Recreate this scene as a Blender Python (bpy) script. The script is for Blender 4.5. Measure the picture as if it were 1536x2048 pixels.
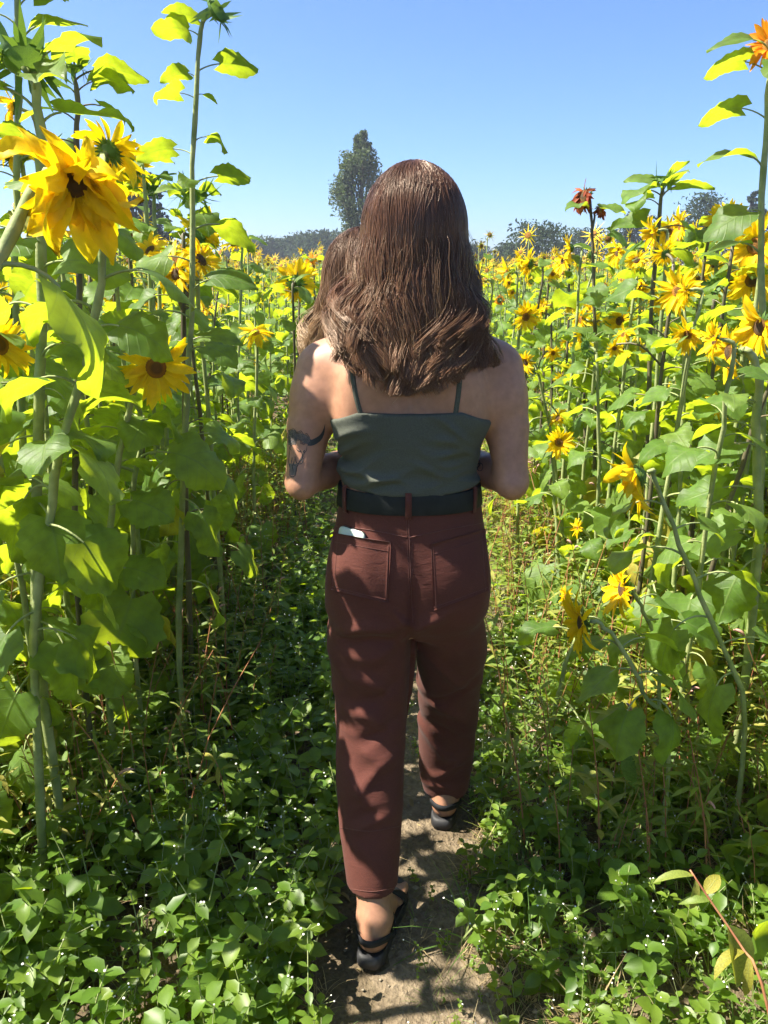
import bpy, math, random
import numpy as np
from mathutils import Vector, Matrix
from mathutils.bvhtree import BVHTree

for o in list(bpy.data.objects):
    bpy.data.objects.remove(o, do_unlink=True)
SC = bpy.context.scene
COL = SC.collection
RAD = math.radians

# ------------------------------------------------------------------ camera
CAM_H = 1.5
PITCH = RAD(17.4)
FPX = 1547.0                      # focal length in photograph pixels (1536 x 2048)
cam = bpy.data.cameras.new('camera')
cam.sensor_fit = 'VERTICAL'
cam.sensor_height = 24.0
cam.lens = 24.0 * FPX / 2048.0
cam.clip_start = 0.05
cam.clip_end = 3000.0
cam_o = bpy.data.objects.new('camera', cam)
cam_o.location = (0, 0, CAM_H)
cam_o.rotation_euler = (math.pi / 2 - PITCH, 0, 0)
COL.objects.link(cam_o)
SC.camera = cam_o

# ------------------------------------------------------------------ sky, sun, exposure
SUN_EL = RAD(55.0)
SUN_AZ = RAD(-89.5)               # from +Y (away from the camera), negative = to the left
W = bpy.data.worlds.new('World')
SC.world = W
W.use_nodes = True
wn = W.node_tree.nodes
wl = W.node_tree.links
bg = wn['Background']
sky = wn.new('ShaderNodeTexSky')
sky.sky_type = 'NISHITA'
sky.sun_disc = False
sky.sun_elevation = SUN_EL
sky.sun_rotation = SUN_AZ
sky.altitude = 0
sky.air_density = 0.8
sky.dust_density = 1.0
sky.ozone_density = 10.0
wl.new(sky.outputs[0], bg.inputs[0])
bg.inputs[1].default_value = 0.071
sun = bpy.data.lights.new('sun', 'SUN')
sun.energy = 5.0
sun.angle = RAD(0.53)
sun.color = (1.0, 0.93, 0.80)
sun_o = bpy.data.objects.new('sun', sun)
sd = Vector((math.sin(SUN_AZ) * math.cos(SUN_EL), math.cos(SUN_AZ) * math.cos(SUN_EL), math.sin(SUN_EL)))
sun_o.rotation_euler = sd.to_track_quat('Z', 'Y').to_euler()
sun_o.location = sd * 30
COL.objects.link(sun_o)
SC.view_settings.view_transform = 'Standard'
SC.view_settings.look = 'None'
SC.view_settings.gamma = 1.0
SC.view_settings.exposure = 1.8
SC.render.engine = 'CYCLES'
cy = SC.cycles
cy.use_denoising = True
cy.use_adaptive_sampling = True
cy.adaptive_threshold = 0.025
cy.max_bounces = 5
cy.diffuse_bounces = 4
cy.glossy_bounces = 2
cy.transmission_bounces = 3
cy.transparent_max_bounces = 6
cy.caustics_reflective = False
cy.caustics_refractive = False
cy.sample_clamp_indirect = 6.0

# ------------------------------------------------------------------ helpers
def P(px, py, Y):
    """world point seen at photograph pixel (px, py) at distance Y ahead of the camera"""
    u = (px - 768.0) / FPX
    v = (1024.0 - py) / FPX
    dx = u
    dy = math.sin(PITCH) * v + math.cos(PITCH)
    dz = math.cos(PITCH) * v - math.sin(PITCH)
    k = Y / dy
    return Vector((dx * k, Y, CAM_H + dz * k))

def G(px, py, z=0.0):
    u = (px - 768.0) / FPX
    v = (1024.0 - py) / FPX
    dy = math.sin(PITCH) * v + math.cos(PITCH)
    dz = math.cos(PITCH) * v - math.sin(PITCH)
    k = (z - CAM_H) / dz
    return Vector((u * k, dy * k, z))

class T:
    """plain mesh data: vertices, faces (tri rows end in -1), material index, per-vertex (s, t, random)"""
    def __init__(s, V, F, M=None, A=None):
        s.V = np.asarray(V, np.float32).reshape(-1, 3)
        F = [list(f) + [-1] * (4 - len(f)) for f in F] if isinstance(F, list) else F
        s.F = np.asarray(F, np.int64).reshape(-1, 4)
        s.M = np.zeros(len(s.F), np.int32) if M is None else (np.full(len(s.F), M, np.int32) if np.isscalar(M) else np.asarray(M, np.int32))
        s.A = np.zeros((len(s.V), 3), np.float32) if A is None else np.asarray(A, np.float32)
    def x(s, m, rnd=None):
        m = np.asarray(m, np.float32)
        A = s.A
        if rnd is not None:
            A = A.copy(); A[:, 2] = (A[:, 2] + rnd) % 1.0
        return T(s.V @ m[:3, :3].T + m[:3, 3], s.F, s.M, A)

def merge(L):
    off = 0; V = []; F = []; M = []; A = []
    for t in L:
        V.append(t.V); f = t.F.copy(); f[f >= 0] += off
        F.append(f); M.append(t.M); A.append(t.A); off += len(t.V)
    return T(np.concatenate(V), np.concatenate(F), np.concatenate(M), np.concatenate(A))

def to_mesh(name, t, mats, smooth=True):
    me = bpy.data.meshes.new(name)
    nt = (t.F >= 0).sum(1)
    me.vertices.add(len(t.V))
    me.vertices.foreach_set('co', t.V.astype(np.float32).ravel())
    lv = t.F[t.F >= 0]
    me.loops.add(len(lv))
    me.loops.foreach_set('vertex_index', lv.astype(np.int32))
    me.polygons.add(len(t.F))
    st = np.concatenate([[0], np.cumsum(nt)[:-1]]).astype(np.int32)
    me.polygons.foreach_set('loop_start', st)
    for m in mats:
        me.materials.append(m)
    if len(mats) > 1:
        me.polygons.foreach_set('material_index', t.M.astype(np.int32))
    me.polygons.foreach_set('use_smooth', np.full(len(t.F), bool(smooth)))
    a = me.attributes.new('st', 'FLOAT_VECTOR', 'POINT')
    a.data.foreach_set('vector', t.A.astype(np.float32).ravel())
    me.update(calc_edges=True)
    return me

def link(name, me, parent=None, mat4=None):
    o = bpy.data.objects.new(name, me)
    COL.objects.link(o)
    if parent is not None:
        o.parent = parent
    if mat4 is not None:
        o.matrix_basis = mat4
    return o

def obj(name, t, mats, parent=None, smooth=True, mat4=None):
    if not isinstance(mats, (list, tuple)):
        mats = [mats]
    return link(name, to_mesh(name, t, mats, smooth), parent, mat4)

def tag(o, label=None, cat=None, group=None, kind=None):
    if label: o['label'] = label
    if cat: o['category'] = cat
    if group: o['group'] = group
    if kind: o['kind'] = kind
    return o

def M4(loc, X, Y, Z):
    m = np.eye(4, dtype=np.float32)
    m[:3, 0] = X; m[:3, 1] = Y; m[:3, 2] = Z; m[:3, 3] = loc
    return m

def mw(m):
    return Matrix([[float(q) for q in r] for r in m])

def rot(loc, az, tilt=0.0, roll=0.0, s=1.0):
    m = Matrix.Translation(loc) @ Matrix.Rotation(az, 4, 'Z') @ Matrix.Rotation(-tilt, 4, 'Y') @ Matrix.Rotation(roll, 4, 'X') @ Matrix.Scale(s, 4)
    return m

def tube(pts, r, n=6, mat=0, rnd=0.0, caps=True):
    pts = np.asarray([tuple(p) for p in pts], np.float64)
    m = len(pts)
    r = np.full(m, r) if np.isscalar(r) else np.asarray(r)
    tg = np.gradient(pts, axis=0)
    tg /= np.linalg.norm(tg, axis=1)[:, None] + 1e-12
    up = np.array([0, 1.0, 0]) if abs(tg[0][2]) > 0.8 else np.array([0, 0, 1.0])
    V = []; A = []
    nrm = np.cross(tg[0], up); nrm /= np.linalg.norm(nrm) + 1e-12
    for i in range(m):
        nrm = nrm - tg[i] * np.dot(nrm, tg[i]); nrm /= np.linalg.norm(nrm) + 1e-12
        b = np.cross(tg[i], nrm)
        for k in range(n):
            a = 2 * math.pi * k / n
            V.append(pts[i] + r[i] * (math.cos(a) * nrm + math.sin(a) * b))
            A.append((k / n, i / (m - 1), rnd))
    F = []
    for i in range(m - 1):
        for k in range(n):
            k2 = (k + 1) % n
            F.append((i * n + k, i * n + k2, (i + 1) * n + k2, (i + 1) * n + k))
    if caps:
        V.append(pts[0]); A.append((0, 0, rnd)); V.append(pts[-1]); A.append((0, 1, rnd))
        c0 = m * n; c1 = c0 + 1
        for k in range(n):
            k2 = (k + 1) % n
            F.append((c0, k2, k, -1)); F.append((c1, (m - 1) * n + k, (m - 1) * n + k2, -1))
    return T(V, np.array([list(f) for f in F]), mat, A)

def spline(pts, n):
    p = np.asarray([tuple(q) for q in pts], np.float64)
    if len(p) == 2:
        t = np.linspace(0, 1, n)[:, None]
        return p[0] * (1 - t) + p[1] * t
    q = np.vstack([2 * p[0] - p[1], p, 2 * p[-1] - p[-2]])
    out = []
    u = np.linspace(0, len(p) - 1 - 1e-9, n)
    for v in u:
        i = int(v); f = v - i
        a, b, c, d = q[i], q[i + 1], q[i + 2], q[i + 3]
        out.append(0.5 * ((2 * b) + (-a + c) * f + (2 * a - 5 * b + 4 * c - d) * f * f + (-a + 3 * b - 3 * c + d) * f ** 3))
    return np.array(out)

def grid_faces(nu, nv, base=0):
    i = np.arange(nu - 1)[:, None]; j = np.arange(nv - 1)[None, :]
    a = i * nv + j
    return np.stack([a, a + nv, a + nv + 1, a + 1], -1).reshape(-1, 4) + base

def vnoise(X, Y, Z, seed=0):
    xi = np.floor(X).astype(np.int64); yi = np.floor(Y).astype(np.int64); zi = np.floor(Z).astype(np.int64)
    xf = X - xi; yf = Y - yi; zf = Z - zi
    u = xf * xf * (3 - 2 * xf); v = yf * yf * (3 - 2 * yf); w = zf * zf * (3 - 2 * zf)
    def h(a, b, c):
        n = (a * 374761393 + b * 668265263 + c * 2147483647 + seed * 1442695) & 0x7fffffff
        n = ((n ^ (n >> 13)) * 1274126177) & 0x7fffffff
        return ((n ^ (n >> 16)) & 0xffff) / 65535.0
    r = 0
    for dx in (0, 1):
        for dy in (0, 1):
            for dz in (0, 1):
                r = r + h(xi + dx, yi + dy, zi + dz) * (u if dx else 1 - u) * (v if dy else 1 - v) * (w if dz else 1 - w)
    return r

# ------------------------------------------------------------------ materials
def new_mat(name):
    m = bpy.data.materials.new(name)
    m.use_nodes = True
    nt = m.node_tree
    bs = nt.nodes['Principled BSDF']
    return m, nt, bs

def N(nt, kind, **kw):
    n = nt.nodes.new(kind)
    for k, v in kw.items():
        if k.startswith('in_'):
            key = k[3:]
            n.inputs[int(key) if key.isdigit() else key].default_value = v
        else:
            setattr(n, k, v)
    return n

def ramp(nt, stops, interp='LINEAR'):
    n = nt.nodes.new('ShaderNodeValToRGB')
    cr = n.color_ramp
    cr.interpolation = interp
    while len(cr.elements) < len(stops):
        cr.elements.new(0.5)
    for e, (p, c) in zip(cr.elements, stops):
        e.position = p
        e.color = (c[0], c[1], c[2], 1)
    return n

def math_n(nt, op, a=None, b=None, clamp=False):
    n = nt.nodes.new('ShaderNodeMath'); n.operation = op; n.use_clamp = clamp
    for i, v in enumerate((a, b)):
        if v is None: continue
        if isinstance(v, (int, float)): n.inputs[i].default_value = v
        else: nt.links.new(v, n.inputs[i])
    return n.outputs[0]

def rnd_socket(nt):
    """per-object random plus the random stored on joined meshes"""
    at = N(nt, 'ShaderNodeAttribute', attribute_name='st')
    sp = nt.nodes.new('ShaderNodeSeparateXYZ'); nt.links.new(at.outputs['Vector'], sp.inputs[0])
    oi = nt.nodes.new('ShaderNodeObjectInfo')
    r = math_n(nt, 'FRACT', math_n(nt, 'ADD', oi.outputs['Random'], sp.outputs[2]))
    return r, sp.outputs[0], sp.outputs[1]

def mix_rgb(nt, fac, a, b, mode='MIX'):
    n = nt.nodes.new('ShaderNodeMix'); n.data_type = 'RGBA'; n.blend_type = mode
    for i, v in ((0, fac), (6, a), (7, b)):
        if isinstance(v, (int, float)): n.inputs[i].default_value = v
        elif isinstance(v, tuple): n.inputs[i].default_value = (v[0], v[1], v[2], 1)
        else: nt.links.new(v, n.inputs[i])
    return n.outputs[2]

def bump(nt, bs, h, strength=0.3, dist=0.002):
    b = N(nt, 'ShaderNodeBump'); b.inputs['Strength'].default_value = strength; b.inputs['Distance'].default_value = dist
    nt.links.new(h, b.inputs['Height']); nt.links.new(b.outputs[0], bs.inputs['Normal'])
    return b

def leaf_mat(name, c_lo, c_mid, c_hi, trans, fac=0.42, rough=0.5, veins=True, spots=0.0, spec=0.35, nsc=26.0, nlo=0.78, nhi=1.22):
    m, nt, bs = new_mat(name)
    L = nt.links.new
    r, s, t = rnd_socket(nt)
    rp = ramp(nt, [(0.0, c_lo), (0.55, c_mid), (1.0, c_hi)]); L(r, rp.inputs[0])
    tc = nt.nodes.new('ShaderNodeTexCoord')
    nz = N(nt, 'ShaderNodeTexNoise'); nz.inputs['Scale'].default_value = nsc; nz.inputs['Detail'].default_value = 3
    L(tc.outputs['Object'], nz.inputs['Vector'])
    f = N(nt, 'ShaderNodeMapRange', in_1=0.3, in_2=0.7, in_3=nlo, in_4=nhi); L(nz.outputs[0], f.inputs[0])
    col = mix_rgb(nt, 1.0, rp.outputs[0], f.outputs[0], 'MULTIPLY')
    tcol = mix_rgb(nt, 1.0, trans, f.outputs[0], 'MULTIPLY')
    if veins:
        ab = math_n(nt, 'ABSOLUTE', s)
        w = math_n(nt, 'SUBTRACT', math_n(nt, 'MULTIPLY', t, 6.0), math_n(nt, 'MULTIPLY', ab, 1.7))
        fr = math_n(nt, 'ABSOLUTE', math_n(nt, 'SUBTRACT', math_n(nt, 'FRACT', w), 0.5))
        v1 = math_n(nt, 'SUBTRACT', 1.0, math_n(nt, 'MULTIPLY', fr, 9.0), True)
        v2 = math_n(nt, 'SUBTRACT', 1.0, math_n(nt, 'MULTIPLY', ab, 14.0), True)
        vv = math_n(nt, 'MAXIMUM', math_n(nt, 'MULTIPLY', v1, 0.55), v2)
        col = mix_rgb(nt, math_n(nt, 'MULTIPLY', vv, 0.5), col, (0.24, 0.32, 0.10))
        tcol = mix_rgb(nt, math_n(nt, 'MULTIPLY', vv, 0.45), tcol, (0.16, 0.24, 0.02))
        hh = math_n(nt, 'SUBTRACT', math_n(nt, 'MULTIPLY', nz.outputs[0], 1.2), vv)
        bump(nt, bs, hh, 0.35, 0.003)
    if spots:
        vo = N(nt, 'ShaderNodeTexNoise'); vo.inputs['Scale'].default_value = 45; L(tc.outputs['Object'], vo.inputs['Vector'])
        k = N(nt, 'ShaderNodeMapRange', in_1=0.66, in_2=0.72, in_3=0.0, in_4=spots); L(vo.outputs[0], k.inputs[0])
        col = mix_rgb(nt, k.outputs[0], col, (0.10, 0.06, 0.02))
    L(col, bs.inputs['Base Color'])
    bs.inputs['Roughness'].default_value = rough
    bs.inputs['Specular IOR Level'].default_value = spec
    tr = nt.nodes.new('ShaderNodeBsdfTranslucent'); L(tcol, tr.inputs[0])
    mx = nt.nodes.new('ShaderNodeMixShader'); mx.inputs[0].default_value = fac
    L(bs.outputs[0], mx.inputs[1]); L(tr.outputs[0], mx.inputs[2])
    L(mx.outputs[0], nt.nodes['Material Output'].inputs[0])
    return m

def plain(name, c1, c2=None, scale=30.0, rough=0.6, bstr=0.0, bscale=None, spec=0.4, bdist=0.002, detail=4):
    m, nt, bs = new_mat(name)
    L = nt.links.new
    tc = nt.nodes.new('ShaderNodeTexCoord')
    nz = N(nt, 'ShaderNodeTexNoise'); nz.inputs['Scale'].default_value = scale; nz.inputs['Detail'].default_value = detail
    L(tc.outputs['Object'], nz.inputs['Vector'])
    rp = ramp(nt, [(0.3, c1), (0.7, c2 or c1)]); L(nz.outputs[0], rp.inputs[0])
    L(rp.outputs[0], bs.inputs['Base Color'])
    bs.inputs['Roughness'].default_value = rough
    bs.inputs['Specular IOR Level'].default_value = spec
    if bstr:
        n2 = N(nt, 'ShaderNodeTexNoise'); n2.inputs['Scale'].default_value = bscale or scale * 3; n2.inputs['Detail'].default_value = 5
        L(tc.outputs['Object'], n2.inputs['Vector'])
        bump(nt, bs, n2.outputs[0], bstr, bdist)
    return m

MAT = {}
MAT['leaf'] = leaf_mat('sunflower_leaf', (0.065, 0.135, 0.025), (0.10, 0.185, 0.035), (0.145, 0.225, 0.045), (0.46, 0.58, 0.02), 0.52, 0.50, spec=0.35, spots=0.3)
MAT['leaf_yellow'] = leaf_mat('yellowing_leaf', (0.22, 0.22, 0.03), (0.30, 0.27, 0.04), (0.36, 0.30, 0.05), (0.55, 0.50, 0.02), 0.42, 0.5, spots=0.7)
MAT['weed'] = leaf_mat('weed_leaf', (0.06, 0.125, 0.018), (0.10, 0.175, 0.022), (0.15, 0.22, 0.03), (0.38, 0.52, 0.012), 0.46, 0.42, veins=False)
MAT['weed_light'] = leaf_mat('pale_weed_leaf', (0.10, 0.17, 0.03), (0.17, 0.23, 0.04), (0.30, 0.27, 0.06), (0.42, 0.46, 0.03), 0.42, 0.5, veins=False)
MAT['grass'] = leaf_mat('grass_blade', (0.07, 0.14, 0.03), (0.12, 0.19, 0.04), (0.20, 0.22, 0.06), (0.22, 0.32, 0.03), 0.35, 0.5, veins=False)
MAT['dry'] = leaf_mat('dry_grass', (0.20, 0.14, 0.07), (0.32, 0.24, 0.12), (0.42, 0.34, 0.18), (0.36, 0.27, 0.10), 0.25, 0.7, veins=False)
MAT['petal'] = leaf_mat('yellow_petal', (0.80, 0.50, 0.004), (0.86, 0.60, 0.006), (0.90, 0.68, 0.014), (0.90, 0.66, 0.006), 0.40, 0.55, veins=False, spec=0.2, nsc=4.0, nlo=0.9, nhi=1.08)
MAT['petal_red'] = leaf_mat('rust_red_petal', (0.16, 0.03, 0.012), (0.24, 0.05, 0.016), (0.34, 0.09, 0.02), (0.34, 0.07, 0.01), 0.30, 0.6, veins=False, spec=0.2, nsc=4.0, nlo=0.9, nhi=1.08)
MAT['petal_orange'] = leaf_mat('orange_petal', (0.75, 0.22, 0.006), (0.80, 0.30, 0.006), (0.85, 0.36, 0.008), (0.85, 0.32, 0.006), 0.38, 0.6, veins=False, spec=0.2, nsc=4.0, nlo=0.9, nhi=1.08)
MAT['bract'] = leaf_mat('green_bract', (0.06, 0.13, 0.03), (0.09, 0.18, 0.04), (0.12, 0.22, 0.05), (0.18, 0.30, 0.03), 0.25, 0.55, veins=False)
MAT['stem'] = plain('green_stem', (0.17, 0.22, 0.075), (0.34, 0.37, 0.17), 22, 0.7, 0.5, 140, 0.2)
MAT['stem_dark'] = plain('purple_stem', (0.075, 0.06, 0.045), (0.14, 0.13, 0.07), 10, 0.5, 0.25, 160, 0.3)
MAT['stem_red'] = plain('red_weed_stem', (0.28, 0.09, 0.05), (0.40, 0.20, 0.09), 20, 0.5)
MAT['petiole_dark'] = plain('dark_petiole', (0.12, 0.08, 0.06), (0.18, 0.18, 0.08), 20, 0.5)
MAT['white_petal'] = plain('small_white_flower', (0.75, 0.74, 0.66), (0.8, 0.78, 0.7), 20, 0.7)
MAT['pink_spike'] = plain('pink_seed_spike', (0.42, 0.20, 0.17), (0.50, 0.30, 0.24), 200, 0.8)
MAT['brown_spike'] = plain('brown_seed_spike', (0.20, 0.13, 0.08), (0.32, 0.23, 0.14), 200, 0.9)

def disc_mat(name, inner, outer):
    m, nt, bs = new_mat(name)
    L = nt.links.new
    at = N(nt, 'ShaderNodeAttribute', attribute_name='st')
    sp = nt.nodes.new('ShaderNodeSeparateXYZ'); L(at.outputs['Vector'], sp.inputs[0])
    tc = nt.nodes.new('ShaderNodeTexCoord')
    vo = N(nt, 'ShaderNodeTexVoronoi'); vo.inputs['Scale'].default_value = 230; L(tc.outputs['Object'], vo.inputs['Vector'])
    rp = ramp(nt, [(0.0, inner), (0.45, tuple(0.8 * c for c in inner)), (0.75, outer), (1.0, tuple(0.7 * c for c in outer))]); L(sp.outputs[1], rp.inputs[0])
    k = N(nt, 'ShaderNodeMapRange', in_1=0.0, in_2=0.6, in_3=1.25, in_4=0.65); L(vo.outputs['Distance'], k.inputs[0])
    L(mix_rgb(nt, 1.0, rp.outputs[0], k.outputs[0], 'MULTIPLY'), bs.inputs['Base Color'])
    bs.inputs['Roughness'].default_value = 0.85
    inv = math_n(nt, 'SUBTRACT', 1.0, vo.outputs['Distance'])
    bump(nt, bs, inv, 0.8, 0.004)
    return m
MAT['disc'] = disc_mat('brown_disc', (0.15, 0.085, 0.03), (0.30, 0.14, 0.018))
MAT['disc_orange'] = disc_mat('orange_disc', (0.30, 0.13, 0.01), (0.62, 0.26, 0.008))
# ------------------------------------------------------------------ ground and path
def ground_z(x, y):
    x = np.asarray(x, float); y = np.asarray(y, float)
    d = np.clip((np.abs(x - 0.12) - 0.22) / 0.5, 0, 1)
    far = np.clip(1 - np.abs(y) / 60.0, 0, 1)
    n = vnoise(x * 2.2 + 40, y * 2.2 + 40, x * 0 + 3.5, 1) - 0.35
    f = vnoise(x * 9 + 40, y * 9 + 40, x * 0 + 1.5, 2) - 0.5
    return (0.07 * n * d + 0.012 * f * (0.25 + d)) * far

def soil_mat(name, stops, bst, sc=6.0):
    m, nt, bs = new_mat(name)
    L = nt.links.new
    tc = nt.nodes.new('ShaderNodeTexCoord')
    n1 = N(nt, 'ShaderNodeTexNoise'); n1.inputs['Scale'].default_value = sc; n1.inputs['Detail'].default_value = 8; n1.inputs['Roughness'].default_value = 0.65
    L(tc.outputs['Object'], n1.inputs['Vector'])
    rp = ramp(nt, stops); L(n1.outputs[0], rp.inputs[0])
    n2 = N(nt, 'ShaderNodeTexNoise'); n2.inputs['Scale'].default_value = 70; n2.inputs['Detail'].default_value = 6
    L(tc.outputs['Object'], n2.inputs['Vector'])
    k = N(nt, 'ShaderNodeMapRange', in_1=0.3, in_2=0.7, in_3=0.72, in_4=1.25); L(n2.outputs[0], k.inputs[0])
    L(mix_rgb(nt, 1.0, rp.outputs[0], k.outputs[0], 'MULTIPLY'), bs.inputs['Base Color'])
    bs.inputs['Roughness'].default_value = 0.95
    bs.inputs['Specular IOR Level'].default_value = 0.15
    s = math_n(nt, 'ADD', n2.outputs[0], math_n(nt, 'MULTIPLY', n1.outputs[0], 2.0))
    bump(nt, bs, s, bst, 0.02)
    return m
MAT['soil'] = soil_mat('field_soil', [(0.3, (0.075, 0.055, 0.034)), (0.55, (0.13, 0.10, 0.062)), (0.75, (0.18, 0.145, 0.095))], 0.9)
MAT['path'] = soil_mat('trodden_dirt', [(0.30, (0.10, 0.075, 0.048)), (0.5, (0.165, 0.128, 0.084)), (0.70, (0.24, 0.19, 0.13))], 0.9, 7.0)

def axis(fine_a, fine_b, step, far_lo, far_hi):
    a = list(np.arange(fine_a, fine_b + 1e-6, step))
    s = step; x = fine_a; lo = []
    while x > far_lo:
        s *= 1.25; x -= s; lo.append(x)
    s = step; x = fine_b; hi = []
    while x < far_hi:
        s *= 1.25; x += s; hi.append(x)
    return np.array(lo[::-1] + a + hi)
gx = axis(-2.5, 2.7, 0.05, -900, 900)
gy = axis(-0.6, 7.0, 0.05, -300, 1400)
GX, GY = np.meshgrid(gx, gy, indexing='ij')
V = np.stack([GX, GY, ground_z(GX, GY)], -1).reshape(-1, 3)
tag(obj('ground', T(V, grid_faces(len(gx), len(gy))), MAT['soil']), kind='structure')

py_ = axis(-0.5, 5.0, 0.03, -4, 45)
pu = np.linspace(-1, 1, 25)
PU, PY = np.meshgrid(pu, py_, indexing='ij')
cx = 0.07 + 0.03 * np.sin(PY * 0.9 + 0.4) + 0.02 * np.clip(PY - 1.5, 0, 3)
hw = 0.145 + 0.09 * (vnoise(PY * 3.1 + 9, PU * 0 + np.sign(PU) * 3 + 7, PU * 0, 5) - 0.4) + 0.05 * (vnoise(PY * 13 + 9, PU * 0 + np.sign(PU) * 3 + 7, PU * 0, 6) - 0.5)
PX = cx + PU * hw
V = np.stack([PX, PY, ground_z(PX, PY) + 0.007 - 0.022 * np.clip(np.abs(PU) - 0.35, 0, 1) ** 1.5 + 0.010 * (vnoise(PX * 28 + 90, PY * 28 + 90, PX * 0, 15) - 0.5) * np.clip(np.abs(PU) * 1.5, 0.25, 1)], -1).reshape(-1, 3)
tag(obj('path', T(V, grid_faces(len(pu), len(py_))), MAT['path']), kind='structure')

# pebbles and clods on the path: nobody could count them
rs = np.random.RandomState(3)
peb = []
base = np.array([(1, 0, 0), (-1, 0, 0), (0, 1, 0), (0, -1, 0), (0, 0, 1), (0, 0, -1)], float)
of = [(0, 2, 4), (2, 1, 4), (1, 3, 4), (3, 0, 4), (2, 0, 5), (1, 2, 5), (3, 1, 5), (0, 3, 5)]
for i in range(420):
    y = rs.uniform(0.9, 4.0); x = 0.12 + rs.normal(0, 0.12); s = rs.uniform(0.002, 0.008) * (1.6 if rs.rand() < 0.1 else 1)
    v = base * s * rs.uniform(0.6, 1.2, (6, 3)) * (1, 1, 0.7)
    z = float(ground_z(x, y)) + 0.005
    peb.append(T(v + (x, y, z), [list(f) for f in of], 0, np.tile((0, 0, rs.rand()), (6, 1))))
tag(obj('pebbles', merge(peb), plain('pebble', (0.16, 0.13, 0.09), (0.30, 0.25, 0.18), 8, 0.9), smooth=True), 'small stones and clods scattered on the dirt path', 'pebbles', kind='stuff')

# ------------------------------------------------------------------ far trees
def tree_leaf_mat(name, lo, mid, hi, tr):
    return leaf_mat(name, lo, mid, hi, tr, 0.25, 0.8, veins=False, spec=0.08)
MAT['poplar'] = tree_leaf_mat('poplar_leaf', (0.045, 0.065, 0.036), (0.08, 0.105, 0.058), (0.15, 0.18, 0.115), (0.12, 0.18, 0.04))
MAT['wood_leaf'] = tree_leaf_mat('woodland_leaf', (0.02, 0.034, 0.018), (0.034, 0.055, 0.027), (0.055, 0.080, 0.038), (0.05, 0.08, 0.02))
MAT['conifer'] = tree_leaf_mat('conifer_needle', (0.012, 0.022, 0.016), (0.022, 0.038, 0.026), (0.04, 0.06, 0.038), (0.03, 0.05, 0.02))
MAT['bark'] = plain('tree_bark', (0.05, 0.04, 0.03), (0.11, 0.09, 0.07), 4, 0.9, 0.6, 20)

def cards(pts, size, rs, tilt=1.0):
    """small pointed leaf sprays, one per point"""
    n = len(pts)
    d = rs.normal(0, 1, (n, 3)); d[:, 2] *= tilt
    d /= np.linalg.norm(d, axis=1)[:, None]
    e = rs.normal(0, 1, (n, 3)); e -= d * (d * e).sum(1)[:, None]; e /= np.linalg.norm(e, axis=1)[:, None]
    s = size * rs.uniform(0.6, 1.3, n)[:, None]
    n3 = np.cross(d, e)
    q = np.stack([pts - d * s, pts + e * s * 0.42 + n3 * s * 0.1, pts + d * s, pts - e * s * 0.42 + n3 * s * 0.1], 1)
    F = np.arange(n * 4).reshape(n, 4)
    A = np.zeros((n, 4, 3)); A[:, :, 2] = rs.rand(n)[:, None]
    return T(q.reshape(-1, 3), F, 0, A.reshape(-1, 3))

def tree(label, x, y, h, w, mat, n, size, seed, shape='round', low=0.1, group=None, name='tree'):
    rs = np.random.RandomState(seed)
    root = bpy.data.objects.new(name, None); COL.objects.link(root)
    root.location = (x, y, 0)
    tag(root, label, 'tree', group)
    hh = h * 0.92
    tp = spline([(0, 0, -0.2), (0.02 * h * rs.normal(), 0, h * 0.35), (0.03 * h * rs.normal(), 0, hh)], 8)
    obj('trunk', tube(tp, np.linspace(0.028 * h, 0.004 * h, 8), 7), MAT['bark'], root)
    limbs = []
    P_ = []
    nc = 46 if shape != 'conifer' else 60
    for k in range(nc):
        f = (k + 0.5) / nc
        z = h * (low + (1 - low) * f)
        if shape == 'poplar':
            rr = w * 0.5 * (0.55 + 0.45 * math.sin(math.pi * min(1, f * 1.05 + 0.05)) ** 0.6) * (1.0 if f < 0.72 else max(0.25, 1 - (f - 0.72) * 2.3))
        elif shape == 'conifer':
            rr = w * 0.5 * (1 - f) ** 0.8 + 0.1
        else:
            rr = w * 0.5 * math.sqrt(max(0.05, 1 - (2 * f - 0.85) ** 2 * 0.75))
        if shape != 'conifer': rr *= rs.uniform(0.78, 1.2)
        az = k * 2.4 + rs.uniform(-0.4, 0.4)
        rad = rr * rs.uniform(0.45, 1.05)
        if shape == 'poplar' and 0.50 < f < 0.62: az = math.pi + rs.uniform(-0.5, 0.5); rad = w * rs.uniform(0.35, 0.62)
        c = np.array([math.cos(az) * rad, math.sin(az) * rad, z + rs.normal(0, 0.02) * h])
        s0 = tp[min(7, int(f * 6))]
        limbs.append(tube(spline([s0, (s0 + c) / 2 + (0, 0, 0.02 * h), c], 4), np.linspace(0.007 * h, 0.002 * h, 4), 4))
        m = n // nc
        sp = np.clip(rs.normal(0, 1, (m, 3)), -1.7, 1.7) * (np.array([0.33, 0.33, 0.42 if shape != 'conifer' else 0.12]) * max(rr, 0.05 * h) * (0.80 if shape == 'poplar' else 0.85))
        P_.append(c + sp)
    obj('limb', merge(limbs), MAT['bark'], root)
    pts = np.concatenate(P_)
    pts = pts[pts[:, 2] > 0.02 * h]
    obj('crown', cards(pts, size, rs), MAT[mat], root)
    return root

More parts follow.
